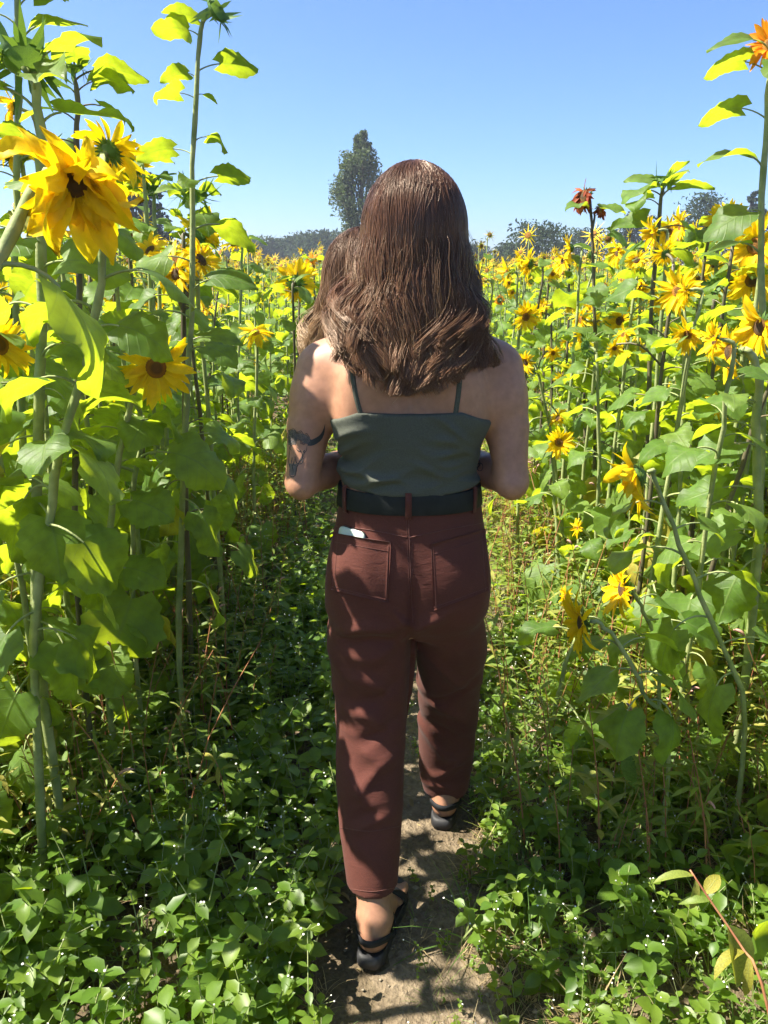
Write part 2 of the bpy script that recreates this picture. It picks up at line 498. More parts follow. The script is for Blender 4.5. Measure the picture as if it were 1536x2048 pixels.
def far(px, Y):
    return P(px, 540, Y).x
def height(py, Y):
    return P(768, py, Y).z
t = tree('tall slender poplar rising behind the long haired head, isolated against the sky', far(724, 60), 60, height(266, 60), 3.1, 'poplar', 13500, 0.14, 5, 'poplar', 0.22, name='poplar_tree')
tree('dark conifer at far left behind the big drooping sunflower', far(285, 48), 48, height(312, 48), 5.0, 'conifer', 7000, 0.19, 7, 'conifer', 0.05, name='conifer_tree')
wl_ = [(430, 512, 26), (468, 500, 34), (500, 489, 46), (540, 486, 56), (578, 487, 52), (612, 480, 60), (645, 474, 62), (688, 478, 60), (735, 484, 62), (790, 486, 66), (850, 488, 66), (905, 494, 60), (950, 500, 50)]
for i, (px, py, wpx) in enumerate(wl_):
    Y = 120 + (i * 37 % 17)
    tree('%s tree from the left in the distant dark wood behind the field' % ['first', 'second', 'third', 'fourth', 'fifth', 'sixth', 'seventh', 'eighth', 'ninth', 'tenth', 'eleventh', 'twelfth', 'last'][i], far(px, Y), Y, height(py, Y), wpx * 1.5 * Y / FPX * 1.05, 'wood_leaf', 5000, 0.34, 20 + i, 'round', 0.02, 'trees of the distant wood', 'broadleaf_tree')
rt = [(1075, 458, 90, 75, 'wood_leaf', 'round', 'rounded dark tree on the skyline just right of the woman'),
      (1020, 492, 50, 90, 'wood_leaf', 'round', 'low dark tree on the skyline, nearest to the shoulder of the woman'),
      (1262, 428, 60, 85, 'conifer', 'round', 'dark tree showing between the budding sunflowers on the right'),
      (1395, 395, 90, 80, 'wood_leaf', 'round', 'tall dark tree behind the sunflowers at the right'),
      (1490, 385, 90, 76, 'conifer', 'conifer', 'dark conifer at the right edge behind the yellow flowers'),
      (1160, 468, 80, 95, 'wood_leaf', 'round', 'broad low tree behind the dying red flower')]
for i, (px, py, wpx, Y, mt, sh, lab) in enumerate(rt):
    tree(lab, far(px, Y), Y, height(py, Y), wpx * 1.3 * Y / FPX, mt, 5000, 0.19, 50 + i, sh, 0.05, name='broadleaf_tree' if sh == 'round' else 'conifer_tree')
# ------------------------------------------------------------------ thin summer haze
def closed_box(lo, hi):
    x0, y0, z0 = lo; x1, y1, z1 = hi
    V = [(x0, y0, z0), (x1, y0, z0), (x1, y1, z0), (x0, y1, z0), (x0, y0, z1), (x1, y0, z1), (x1, y1, z1), (x0, y1, z1)]
    return T(V, [(0, 3, 2, 1), (4, 5, 6, 7), (0, 1, 5, 4), (1, 2, 6, 5), (2, 3, 7, 6), (3, 0, 4, 7)])
hm = bpy.data.materials.new('haze'); hm.use_nodes = True
hn = hm.node_tree
for q in list(hn.nodes): hn.nodes.remove(q)
ho = hn.nodes.new('ShaderNodeOutputMaterial')
pv = hn.nodes.new('ShaderNodeVolumePrincipled')
pv.inputs['Color'].default_value = (0.80, 0.88, 1.0, 1)
pv.inputs['Density'].default_value = 0.0010
pv.inputs['Anisotropy'].default_value = 0.3
hn.links.new(pv.outputs[0], ho.inputs['Volume'])
hz = obj('haze', closed_box((-1000, -320, -1.6), (1000, 1500, 16.0)), hm, smooth=False)
tag(hz, 'thin pale summer haze over the field', 'haze', kind='stuff')
# ------------------------------------------------------------------ sunflower building blocks
def leaf_tpl(Lp, Lb, Wd, th0, a0, a1, fold, wave, seed, nu=7, nv=8, pr=0.0032, side=0.0, psides=4):
    rs = np.random.RandomState(seed)
    n = 6
    pts = [np.zeros(3)]; ang = th0
    for i in range(n - 1):
        f = (i + 0.5) / (n - 1)
        ang = th0 + (a0 - th0) * f
        pts.append(pts[-1] + np.array([math.cos(ang), 0.0, math.sin(ang)]) * Lp / (n - 1))
    pet = tube(pts, np.linspace(pr * 1.25, pr * 0.85, n), psides, 1, 0.0, caps=False)
    ph = rs.uniform(0, 6.28, 4)
    t = np.linspace(0, 1, nv) ** 1.25; s = np.linspace(-1, 1, nu)
    mid = np.zeros((nv, 3)); tg = np.zeros((nv, 3)); nr = np.zeros((nv, 3))
    p = pts[-1].copy()
    lat = 0.0
    for i in range(nv):
        a = a0 + (a1 - a0) * t[i] ** 0.9 + 0.10 * math.sin(5 * t[i] + ph[0])
        lat = side * t[i]
        d = np.array([math.cos(a) * math.cos(lat), math.cos(a) * math.sin(lat), math.sin(a)])
        nr[i] = (-math.sin(a) * math.cos(lat), -math.sin(a) * math.sin(lat), math.cos(a))
        tg[i] = d
        mid[i] = p
        p = p + d * Lb * ((t[i + 1] - t[i]) if i < nv - 1 else 0)
    w = (t + 0.025) ** 0.46 * (1 - t) ** 0.80
    w = w / w.max() * Wd
    V = np.zeros((nu, nv, 3)); A = np.zeros((nu, nv, 3))
    for j in range(nu):
        sj = s[j]
        fo = fold * (1.0 if sj >= 0 else 0.8)
        wj = w * (1 + 0.05 * np.sin(17 * t + ph[1] + sj))
        if nv > 10 and abs(sj) > 0.9: wj = wj * (1 + 0.055 * np.where(np.arange(nv) % 2 == 0, 1, -1))
        bn = np.cross(nr, tg)
        wav = wave * Wd * (np.sin(8 * t + ph[2] + (1.5 if sj > 0 else 0)) * sj * sj + 0.35 * np.sin(13 * t + ph[3]) * abs(sj) ** 3)
        lift = abs(sj) * wj * math.sin(fo) - 0.25 * Wd * sj * sj * (0.6 + 0.4 * math.sin(ph[0]))
        V[j] = mid + bn * (sj * wj * math.cos(fo))[:, None] + nr * (lift + wav)[:, None] - tg * (0.17 * Lb * abs(sj) ** 1.4 * (1 - t) ** 5)[:, None]
        A[j, :, 0] = sj; A[j, :, 1] = t
    bl = T(V.reshape(-1, 3), grid_faces(nu, nv), 0, A.reshape(-1, 3))
    return merge([bl, pet])

LEAFSET = {}
def make_leaves(key, nvar, th0, a0, a1, Lp, fold, wave, asp=0.46, pr=0.0032, hi=True):
    L = []
    rs = np.random.RandomState(len(LEAFSET) * 31 + 5)
    for i in range(nvar):
        j = lambda a, b: RAD(rs.uniform(a, b))
        t = leaf_tpl(Lp * rs.uniform(0.8, 1.25), 0.16 * rs.uniform(0.92, 1.08), 0.16 * asp * rs.uniform(0.88, 1.12), j(*th0), j(*a0), j(*a1), j(*fold), wave * rs.uniform(0.4, 1.5), i * 7 + len(LEAFSET), nu=7 if hi else 5, nv=14 if hi else 5, pr=pr, side=rs.uniform(-0.5, 0.5))
        L.append((t, to_mesh('leaf', t, [MAT['leaf'], MAT['stem']]), to_mesh('leaf', t, [MAT['leaf'], MAT['petiole_dark']]), to_mesh('leaf', t, [MAT['leaf_yellow'], MAT['stem']])))
    LEAFSET[key] = L
make_leaves('up', 8, (45, 65), (0, 25), (-55, -15), 0.09, (5, 28), 0.16, 0.36)
make_leaves('mid', 12, (30, 55), (-35, 0), (-85, -40), 0.10, (0, 26), 0.24, 0.43)
make_leaves('low', 8, (10, 40), (-65, -35), (-110, -75), 0.11, (-10, 20), 0.22, 0.50)
make_leaves('top', 6, (50, 75), (15, 45), (-30, 15), 0.035, (8, 30), 0.14, 0.30)

def petal_tpl(L, Wd, up0, up1, twist, seed, nu=3, nv=6, crumple=0.0):
    rs = np.random.RandomState(seed)
    t = np.linspace(0, 1, nv); s = np.linspace(-1, 1, nu)
    p = np.zeros(3); V = np.zeros((nu, nv, 3)); A = np.zeros((nu, nv, 3))
    w = Wd * np.sin(np.pi * (0.12 + 0.88 * t)) ** 0.7 * 0.5
    w[-1] = Wd * 0.06
    for i in range(nv):
        a = up0 + (up1 - up0) * t[i]
        d = np.array([math.cos(a), 0.12 * math.sin(4 * t[i] + seed), math.sin(a)])
        tw = twist * t[i]
        b = np.array([0, math.cos(tw), math.sin(tw)])
        nn = np.array([-math.sin(a), 0, math.cos(a)])
        for j in range(nu):
            V[j, i] = p + b * s[j] * w[i] * (1 + 2 * crumple * math.sin(11 * t[i] + 3 * j + seed)) + nn * (abs(s[j]) * w[i] * 0.45 + crumple * math.sin(9 * t[i] + 2.3 * j + seed * 1.7))
            A[j, i] = (s[j], t[i], 0)
        p = p + d * L / (nv - 1)
    return T(V.reshape(-1, 3), grid_faces(nu, nv), 0, A.reshape(-1, 3))
PETAL = []
rs = np.random.RandomState(11)
for i in range(14):
    PETAL.append(petal_tpl(1.0, rs.uniform(0.22, 0.36), RAD(rs.uniform(-5, 30)), RAD(rs.uniform(-60, 45)), rs.uniform(-0.9, 0.9), i))
for i in range(6):            # broad crumpled petals of the ragged head
    PETAL.append(petal_tpl(1.0, rs.uniform(0.30, 0.46), RAD(rs.uniform(-25, 50)), RAD(rs.uniform(-110, 40)), rs.uniform(-2.2, 2.2), 40 + i, nu=5, nv=9, crumple=0.05))
PETAL_ME = {}
for mk in ('petal', 'petal_red', 'petal_orange'):
    PETAL_ME[mk] = [to_mesh('petal', t, [MAT[mk]]) for t in PETAL]

def disc_tpl(r, dome=0.35, nr=6, na=18):
    V = [(0, 0, r * dome)]; A = [(0, 0, 0)]; F = []
    for i in range(1, nr + 1):
        f = i / nr
        for k in range(na):
            a = 2 * math.pi * k / na
            V.append((r * f * math.cos(a), r * f * math.sin(a), r * dome * math.cos(f * math.pi / 2) ** 0.8 if f < 1 else -0.004))
            A.append((k / na, f, 0))
    for k in range(na):
        F.append((0, 1 + k, 1 + (k + 1) % na))
    for i in range(nr - 1):
        for k in range(na):
            a = 1 + i * na + k; b = 1 + i * na + (k + 1) % na
            F.append((a, a + na, b + na, b))
    return T(V, F, 0, A)

def back_tpl(r, rs, nb=17, bl=0.9, spread=0.35):
    """receptacle and pointed bracts, facing +Z"""
    V = []; A = []; F = []
    na = 14; prof = [(0.22, -0.75), (0.55, -0.55), (0.95, -0.22), (1.02, 0.0)]
    for (q, z) in prof:
        for k in range(na):
            a = 2 * math.pi * k / na
            V.append((r * q * math.cos(a), r * q * math.sin(a), r * z)); A.append((k / na, q, 0))
    for i in range(len(prof) - 1):
        for k in range(na):
            F.append((i * na + k, i * na + (k + 1) % na, (i + 1) * na + (k + 1) % na, (i + 1) * na + k))
    L = [T(V, F, 0, A)]
    for row in range(2):
        for k in range(nb):
            a = 2 * math.pi * (k + 0.5 * row) / nb + rs.uniform(-0.1, 0.1)
            l = r * bl * rs.uniform(0.7, 1.25); e = rs.uniform(-0.5, 0.6) * spread - 0.25 * row
            c, s_ = math.cos(a), math.sin(a)
            q0 = np.array([c * r * 0.85, s_ * r * 0.85, -r * 0.25 - 0.1 * r * row])
            d = np.array([c * math.cos(e), s_ * math.cos(e), math.sin(e)]); b = np.array([-s_, c, 0])
            tip = q0 + d * l + np.array([0, 0, rs.uniform(-0.2, 0.25) * l])
            m = q0 + d * l * 0.45
            L.append(T([q0 - b * r * 0.14, q0 + b * r * 0.14, m + b * r * 0.15, m - b * r * 0.15, tip], [(0, 1, 2, 3), (3, 2, 4)], 0, np.tile((0, 0, rs.rand()), (5, 1))))
    return merge(L)

BACKS = []
for i in range(5):
    BACKS.append(back_tpl(1.0, np.random.RandomState(60 + i)))
BACK_ME = [to_mesh('flower_head', t, [MAT['bract']]) for t in BACKS]
BUDS = [back_tpl(1.0, np.random.RandomState(80 + i), 13, 1.5, 2.6) for i in range(4)]
BUD_ME = [to_mesh('flower_bud', t, [MAT['bract']]) for t in BUDS]
DISC = disc_tpl(1.0)
DISC_ME = {k: to_mesh('disc', DISC, [MAT[k]]) for k in ('disc', 'disc_orange')}

def frame(n):
    n = np.asarray(n, float); n = n / np.linalg.norm(n)
    ref = np.array([0, 0, 1.0]) if abs(n[2]) < 0.9 else np.array([0, 1.0, 0])
    u = np.cross(ref, n); u /= np.linalg.norm(u)
    v = np.cross(n, u)
    return u, v, n

def petal_mats(rs, npet, disc_r, plen, droop, rows=2, u=None, v=None, n=None, back=0.0, broad=False):
    """matrices of the ray petals in the frame of the head (face = +Z); droop bends them towards world down"""
    out = []
    g = np.array([0, 0, -1.0])
    gl = np.array([np.dot(g, u), np.dot(g, v), np.dot(g, n)])
    for r_ in range(rows):
        for k in range(npet):
            if rs.rand() < 0.06: continue
            a = 2 * math.pi * (k + 0.5 * r_) / npet + rs.uniform(-0.10, 0.10)
            e = rs.uniform(0.0, 0.55) - 0.25 * r_ - back
            d = np.array([math.cos(a) * math.cos(e), math.sin(a) * math.cos(e), math.sin(e)])
            dr = droop * rs.uniform(0.4, 1.3)
            d = d + gl * dr; d /= np.linalg.norm(d)
            zz = np.array([0, 0, 1.0]) + 0.35 * rs.normal(0, 1, 3) * (0.3 + droop)
            y = np.cross(zz, d); y /= np.linalg.norm(y); z = np.cross(d, y)
            L = plen * (rs.uniform(0.55, 1.3) if broad else rs.uniform(0.75, 1.2))
            base = np.array([math.cos(a), math.sin(a), 0]) * disc_r * 0.93
            out.append((M4(base, d * L, y * L, z * L), rs.randint(0, 14) if not broad else 14 + rs.randint(0, 6)))
    return out

def head_data(rs, pos, n, R, style):
    """R: radius over the petals"""
    u, v, n = frame(n)
    dr = R * {'open': 0.29, 'droop': 0.27, 'mop': 0.27, 'red': 0.34, 'bud': 0.5, 'orange': 0.32, 'small': 0.27}[style]
    pl = R - dr * 0.9
    H = M4(pos, u, v, n)
    npet = {'open': 17, 'droop': 16, 'mop': 13, 'red': 18, 'bud': 0, 'orange': 17, 'small': 14}[style]
    droop = {'open': 0.18, 'droop': 0.75, 'mop': 0.9, 'red': 1.3, 'bud': 0, 'orange': 0.2, 'small': 0.3}[style]
    pm = petal_mats(rs, npet, dr, pl * (1.35 if style == 'mop' else 1.0), droop, 2, u, v, n, broad=(style == 'mop')) if npet else []
    if style == 'mop':
        pm += petal_mats(rs, 8, dr * 0.95, pl * 1.1, 0.25, 1, u, v, n, back=0.5, broad=True) + petal_mats(rs, 5, dr, pl * 0.8, -0.6, 1, u, v, n, back=0.1, broad=True)
    pk = {'red': 'petal_red', 'orange': 'petal_orange'}.get(style, 'petal')
    dk = 'disc' if style in ('mop', 'red') or rs.rand() < 0.45 else 'disc_orange'
    return H, dr, pm, pk, dk

def add_head(root, rs, pos, n, R, style, separate=True):
    pos = np.asarray(tuple(pos)) - np.asarray(root.location)
    H, dr, pm, pk, dk = head_data(rs, pos, n, R, style)
    if style == 'bud':
        S = np.diag([dr, dr, dr, 1]).astype(np.float32)
        o = link('flower_bud', BUD_ME[rs.randint(0, 4)], root, mw(H @ S))
        return o
    # the head object itself stays unscaled so that petals keep plain matrices
    key = rs.randint(0, 5)
    bt = BACKS[key].x(np.diag([dr, dr, dr, 1]))
    o = link('flower_head', to_mesh('flower_head', bt, [MAT['bract']]), root, mw(H))
    ds = dr * 0.98
    link('disc', DISC_ME[dk], o, mw(np.diag([ds, ds, ds, 1])))
    if separate:
        for m, k in pm:
            link('petal', PETAL_ME[pk][k], o, mw(m))
    else:
        t = merge([PETAL[k].x(m, rs.rand()) for m, k in pm])
        link('petals', to_mesh('petals', t, [MAT[pk]]), o)
    return o

def stem_curve(pts, n):
    return spline(pts, n)

def at_curve(c, f):
    i = f * (len(c) - 1); k = min(int(i), len(c) - 2); q = i - k
    return c[k] * (1 - q) + c[k + 1] * q

def auto_leaves(rs, c, f0, f1, spacing, size0, size1, dens=1.0, low_f=0.35):
    """(fraction, azimuth, set, scale) down a stem"""
    L = np.linalg.norm(np.diff(c, axis=0), axis=1).sum()
    n = max(3, int((f1 - f0) * L / spacing))
    az = rs.uniform(0, 6.28); out = []
    for i in range(n):
        f = f0 + (f1 - f0) * (i + rs.uniform(0.2, 0.8)) / n
        az += 2.4 + rs.uniform(-0.35, 0.35)
        g = (f - f0) / (f1 - f0)
        k = 'low' if f < low_f else ('mid' if f < 0.72 else 'up')
        if g > 0.93: k = 'top'
        sz = (size0 + (size1 - size0) * g) * rs.uniform(0.75, 1.2)
        out.append((f, az, k, sz / 0.16))
    return out

def leaf_obj(root, rs, pos, az, key, scale, dark=False, yellow=False, tilt=0.0, roll=0.0, var=None):
    t = LEAFSET[key][rs.randint(0, len(LEAFSET[key])) if var is None else var]
    me = t[3] if yellow else (t[2] if dark else t[1])
    p = Vector(tuple(pos)) - root.location
    return link('leaf', me, root, rot(p, az, tilt, roll, scale))

HERO_BASES = []
TOPS_PX = []
def pix(p):
    p = Vector(tuple(p)) - Vector((0, 0, CAM_H))
    d = p.y * math.cos(PITCH) - p.z * math.sin(PITCH); v = p.y * math.sin(PITCH) + p.z * math.cos(PITCH)
    return 768 + FPX * p.x / d, 1024 - FPX * v / d
def sunflower(label, group, stem, r0, r1, heads=(), leaves=None, auto=None, dark=False, seed=0, separate=True, cat='sunflower', npts=18):
    """stem: list of 3-D points from the ground up; heads: (pos, normal, R, style); leaves: explicit list"""
    rs = np.random.RandomState(seed)
    c = stem_curve(stem, npts)
    root = bpy.data.objects.new('sunflower', None); COL.objects.link(root)
    root.location = Vector(c[0])
    tag(root, label, cat, group)
    HERO_BASES.append((c[0][0], c[0][1]))
    if TOPS_PX is not None: TOPS_PX.append(pix(heads[0][0]) if len(heads) else pix(c[-1]))
    lc = c - c[0]
    wob = 1 + 0.10 * np.sin(np.arange(npts) * 2.1 + seed)
    lc[1:-1, :2] += rs.normal(0, 0.0022, (npts - 2, 2))
    r0 *= 0.86; r1 *= 0.86
    parts = [tube(lc, np.linspace(r0, r1, npts) * wob, 7)]
    for h in heads:
        pos = np.asarray(tuple(h[0])); n = np.asarray(h[1], float); n /= np.linalg.norm(n)
        dr = h[2] * 0.34
        e = pos - n * dr * 0.7
        # neck from the closest suitable stem point
        f = h[4] if len(h) > 4 else None
        if f is None:
            a = c[-1]
            if np.linalg.norm(a - e) > 0.012:
                nk = spline([c[-2], a, e - n * 0.015, e], 8)[2:] - c[0]
                parts.append(tube(nk, np.linspace(r1, r1 * 0.95, len(nk)), 6))
        else:
            a = at_curve(c, f); tgv = at_curve(c, min(1, f + 0.05)) - a
            q = a * 0.5 + e * 0.5 + tgv * 0.6
            nk = spline([a, q, e - n * 0.02, e], 10) - c[0]
            parts.append(tube(nk, np.linspace(r1 * 0.75, r1 * 0.7, 10), 6))
    obj('stem', merge(parts), MAT['stem_dark' if dark else 'stem'], root)
    for h in heads:
        add_head(root, rs, h[0], h[1], h[2], h[3], separate and h[3] != 'bud')
    if auto:
        for (f, az, k, sc) in auto_leaves(rs, c, *auto):
            leaf_obj(root, rs, at_curve(c, f), az, k, sc, dark, rs.rand() < (0.10 if f < 0.35 else 0.01), roll=rs.uniform(-0.55, 0.55))
    for l in (leaves or ()):
        # (fraction, azimuth deg, set, scale[, tilt deg, roll deg])
        f, az, k, sc = l[:4]
        leaf_obj(root, rs, at_curve(c, f), RAD(az), k, sc, dark, False, RAD(l[4]) if len(l) > 4 else 0, RAD(l[5]) if len(l) > 5 else rs.uniform(-0.7, 0.7))
    return root
# ------------------------------------------------------------------ the sunflowers one can point to
def B(px, py, Y):
    p = P(px, py, Y); return Vector((p.x, p.y, float(ground_z(p.x, p.y)) - 0.02))
def lz(stem, Y, rows):
    """explicit leaves given by the photograph row of their attachment"""
    c = stem_curve(stem, 60); out = []
    for r in rows:
        z = P(768, r[0], Y).z
        k = int(np.argmin(np.abs(c[:, 2] - z)))
        s_ = r[3] if r[3] <= 0.7 else 0.7 + (r[3] - 0.7) * 0.22
        out.append((k / 59.0, r[1], r[2], s_) + tuple(r[4:]))
    return out
GL = 'sunflowers standing left of the path'
GR = 'sunflowers standing right of the path'
AUTO = (0.10, 0.93, 0.105, 0.19, 0.11)

# left side ---------------------------------------------------------
Y = 2.15
st = [B(352, 1300, Y), P(357, 1250, Y), P(370, 850, Y), P(384, 600, Y), P(386, 300, Y), P(397, 110, Y), P(406, 42, Y)]
lv = lz(st, Y, [(75, 172, 'up', 0.62, 0, 40), (52, 190, 'top', 0.55, 10, 30), (155, 165, 'up', 0.48, 0, 35), (150, 5, 'up', 0.66, 0, -40), (205, 205, 'mid', 0.5, 0, 30), (200, 60, 'up', 0.3),
                (300, 176, 'up', 0.62, 0, 50), (295, 15, 'mid', 0.45, 0, -20), (375, -12, 'up', 0.66, 0, -50), (378, -95, 'mid', 0.36), (470, 30, 'mid', 0.8), (510, 190, 'mid', 0.9),
                (585, 8, 'up', 0.95), (640, 200, 'mid', 0.8), (700, -20, 'mid', 0.9), (790, 170, 'mid', 1.0), (860, 20, 'mid', 1.0), (930, 215, 'low', 1.0), (1010, -40, 'low', 1.1), (1090, 160, 'low', 1.0), (1160, 10, 'low', 1.0)])
sunflower('tallest slender sunflower on the left, its small bud touching the top edge against blue sky', GL, st, 0.0115, 0.0062,
          [(P(436, 18, Y), (0.75, -0.3, 0.35), 0.062, 'bud')], lv, None, seed=1)

Y = 1.34
st = [Vector((-1.02, 1.18, -0.02)), Vector((-0.98, 1.2, 0.7)), P(-60, 640, 1.28), P(0, 520, 1.30), P(52, 410, 1.36), P(95, 345, 1.42)]
sunflower('leaning sunflower with the biggest ragged yellow head, petals drooping, at upper left', GL, st, 0.017, 0.0115,
          [(P(150, 368, 1.36), (0.60, -0.8, -0.20), 0.090, 'mop')],
          [(0.86, 110, 'up', 0.7), (0.6, 190, 'mid', 1.0), (0.5, 20, 'low', 1.2), (0.42, -100, 'low', 1.2)], None, seed=2)

Y = 1.62
st = [B(72, 1350, Y), P(74, 1250, Y), P(80, 800, Y), P(83, 500, Y), P(82, 300, Y), P(70, 165, Y), P(52, 118, Y)]
sunflower('thick stemmed sunflower left of the ragged head with dark broad top leaves', GL, st, 0.0145, 0.0095,
          [(P(48, 112, Y), (-0.2, 0.5, 0.8), 0.085, 'bud')],
          lz(st, Y, [(150, -10, 'up', 0.95, 15), (165, 190, 'up', 1.0), (190, -40, 'up', 0.95), (230, 200, 'up', 1.1), (260, 20, 'up', 0.9), (330, 230, 'mid', 1.0),
                     (545, -15, 'mid', 1.25), (620, 160, 'mid', 1.3), (700, -25, 'mid', 1.35), (800, 195, 'mid', 1.3), (850, -20, 'mid', 1.5), (940, 150, 'low', 1.4), (1010, -50, 'low', 1.5),
                     (1090, -5, 'low', 1.4), (1160, 215, 'low', 1.4), (1230, -30, 'low', 1.4)]), (0.1, 0.7, 0.13, 0.12, 0.10), seed=3)

Y = 1.9
st = [B(150, 1300, Y), P(152, 1100, Y), P(158, 600, Y), P(155, 330, Y), P(152, 200, Y), P(146, 140, Y)]
sunflower('purple stemmed budding sunflower rising just right of the ragged head', GL, st, 0.0105, 0.006,
          [(P(144, 128, Y), (0.1, -0.2, 1.0), 0.05, 'bud')],
          lz(st, Y, [(150, -70, 'top', 0.8), (160, 10, 'up', 0.7), (185, 0, 'up', 0.62), (190, 200, 'mid', 0.5), (215, 30, 'mid', 0.55), (245, 190, 'up', 0.5), (470, -10, 'mid', 0.9), (530, 160, 'mid', 0.9), (640, 20, 'mid', 1.0), (750, -30, 'mid', 1.1), (830, 170, 'mid', 1.1)]), (0.1, 0.7, 0.13, 0.12, 0.10), True, seed=4)

Y = 2.0
st = [B(36, 1200, Y), P(36, 700, Y), P(36, 300, Y), P(34, -30, Y)]
sunflower('tall sunflower running out of the top left corner', GL, st, 0.012, 0.008, [(P(30, -70, Y), (0, -0.5, 0.8), 0.07, 'bud')],
          lz(st, Y, [(20, -20, 'up', 0.7), (60, 200, 'up', 0.8), (95, 10, 'up', 0.9, 20), (200, 190, 'up', 1.0), (330, 0, 'mid', 1.0), (470, 170, 'mid', 1.1), (600, 30, 'mid', 1.1), (720, -20, 'mid', 1.2), (860, 200, 'mid', 1.2), (980, -10, 'low', 1.2)]), (0.1, 0.7, 0.13, 0.12, 0.10), seed=5)

Y = 1.55
st = [B(60, 1350, Y) + Vector((-0.05, 0, 0)), P(70, 1300, Y), P(95, 1036, Y), P(125, 880, Y), P(180, 690, Y), P(200, 560, Y), P(210, 470, Y)]
sunflower('pale stem leaning right on the left side, hidden top behind the ragged head', GL, st, 0.0125, 0.0085, [(P(222, 300, 1.75), (0.3, 0.6, 0.5), 0.075, 'small')],
          lz(st, Y, [(560, 5, 'mid', 1.0), (620, 175, 'mid', 1.2), (660, -15, 'mid', 1.3), (780, 190, 'mid', 1.3), (900, -20, 'mid', 1.4), (980, 150, 'low', 1.4), (1060, -30, 'low', 1.4), (1130, 20, 'low', 1.4), (1250, 0, 'low', 1.3)]), (0.1, 0.7, 0.13, 0.12, 0.10), seed=6)

Y = 1.92
st = [B(205, 1340, Y), P(208, 1280, Y), P(222, 1040, Y), P(240, 900, Y), P(268, 790, Y), P(296, 735, Y + 0.02)]
sunflower('waist high sunflower with a single open yellow head facing the path, left side', GL, st, 0.0115, 0.0075,
          [(P(312, 736, Y), (0.50, -1.0, 0.05), 0.094, 'open')],
          lz(st, Y, [(800, 190, 'mid', 0.9), (860, 20, 'mid', 1.0), (940, 180, 'mid', 1.2), (1010, -15, 'mid', 1.2), (1080, 200, 'low', 1.3), (1150, -10, 'mid', 1.3), (1230, 10, 'low', 1.3), (1280, -80, 'low', 1.2)]), (0.1, 0.7, 0.13, 0.12, 0.10), seed=7)
Y = 2.05
st = [B(262, 1300, Y), P(262, 1065, Y), P(285, 880, Y), P(270, 800, Y), P(258, 770, Y)]
sunflower('short sunflower half hidden behind the open head, seen from its green side', GL, st, 0.009, 0.0065,
          [(P(250, 762, Y), (-0.5, 0.5, 0.7), 0.075, 'open')], None, (0.15, 0.92, 0.10, 0.18, 0.13), seed=8)

Y = 2.45
st = [B(372, 1250, Y), P(370, 900, Y), P(366, 650, Y), P(360, 570, Y)]
sunflower('dark branching sunflower with several orange yellow heads behind the tallest stem', GL, st, 0.012, 0.008,
          [(P(345, 520, Y), (0.1, -0.5, 0.6), 0.085, 'droop'), (P(352, 548, Y - .06), (-0.5, -0.9, 0.1), 0.075, 'droop', 0.8), (P(402, 520, Y), (0.7, -0.4, 0.4), 0.075, 'open', 0.7), (P(300, 500, Y + .1), (-0.3, -0.5, 0.5), 0.065, 'open', 0.75)],
          lz(st, Y, [(560, 20, 'mid', 0.8), (600, 200, 'mid', 0.7), (620, -30, 'mid', 0.6), (700, 10, 'up', 1.1), (760, 185, 'mid', 1.0), (850, 20, 'mid', 1.0), (960, 170, 'low', 1.1)]), None, True, seed=9)

for i, (px, py, Y, n, R, sty, lab) in enumerate([
    (265, 335, 2.9, (-0.6, 0.55, 0.35), 0.085, 'open', 'sunflower seen from behind against the dark conifer, left'),
    (398, 474, 2.8, (0.55, 0.75, 0.1), 0.098, 'open', 'sunflower turned away showing its green back beside the tallest stem'),
    (388, 385, 2.6, (0.1, 0.2, 1.0), 0.085, 'bud', 'spiky green bud standing directly behind the tallest stem'),
    (470, 484, 4.2, (-0.5, 0.3, 0.8), 0.075, 'small', 'small half open sunflower alone on the skyline right of the tallest stem'),
    (303, 372, 2.9, (0.0, -0.2, 1.0), 0.05, 'bud', 'thin budding sunflower in front of the dark conifer'),
    (256, 465, 3.0, (0.2, -0.6, 0.4), 0.06, 'red', 'rust red sunflower among the left crowd'),
    (510, 665, 3.6, (0.0, -0.5, 0.6), 0.085, 'droop', 'yellow sunflower low on the left beside the woman\'s arm'),
    (592, 566, 4.4, (0.1, 0.9, 0.15), 0.12, 'open', 'sunflower facing away with green back beside the long hair, left'),
    (600, 555, 5.0, (0.2, -0.9, 0.2), 0.11, 'open', 'yellow sunflower just left of the long hair'),
    (622, 522, 6.0, (-0.2, -0.6, 0.5), 0.06, 'orange', 'orange sunflower sticking up at the edge of the long hair'),
    (-2, 690, 1.75, (0.8, -0.5, 0.1), 0.085, 'open', 'yellow sunflower cut off by the left edge'),
    (28, 312, 2.1, (-0.1, -0.3, 0.9), 0.085, 'open', 'sunflower with upright yellow petals behind the ragged head')]):
    p = P(px, py, Y)
    rs = np.random.RandomState(100 + i)
    bx = p.x + rs.uniform(-0.08, 0.05); by = p.y + rs.uniform(-0.05, 0.1)
    nn = np.array(n) / np.linalg.norm(n)
    e = np.array(p) - nn * R * 0.3
    st = [Vector((bx, by, -0.02)), Vector((bx * 0.6 + e[0] * 0.4 + rs.uniform(-.03, .03), by, e[2] * 0.5)), Vector((e[0] - nn[0] * 0.05, e[1] - nn[1] * 0.05, e[2] - 0.06)), Vector(e)]
    sunflower(lab, GL, st, 0.0105, 0.006, [(p, n, R, sty)], None, (0.15, 0.9, 0.075, 0.15, 0.08), rs.rand() < 0.25, seed=200 + i)

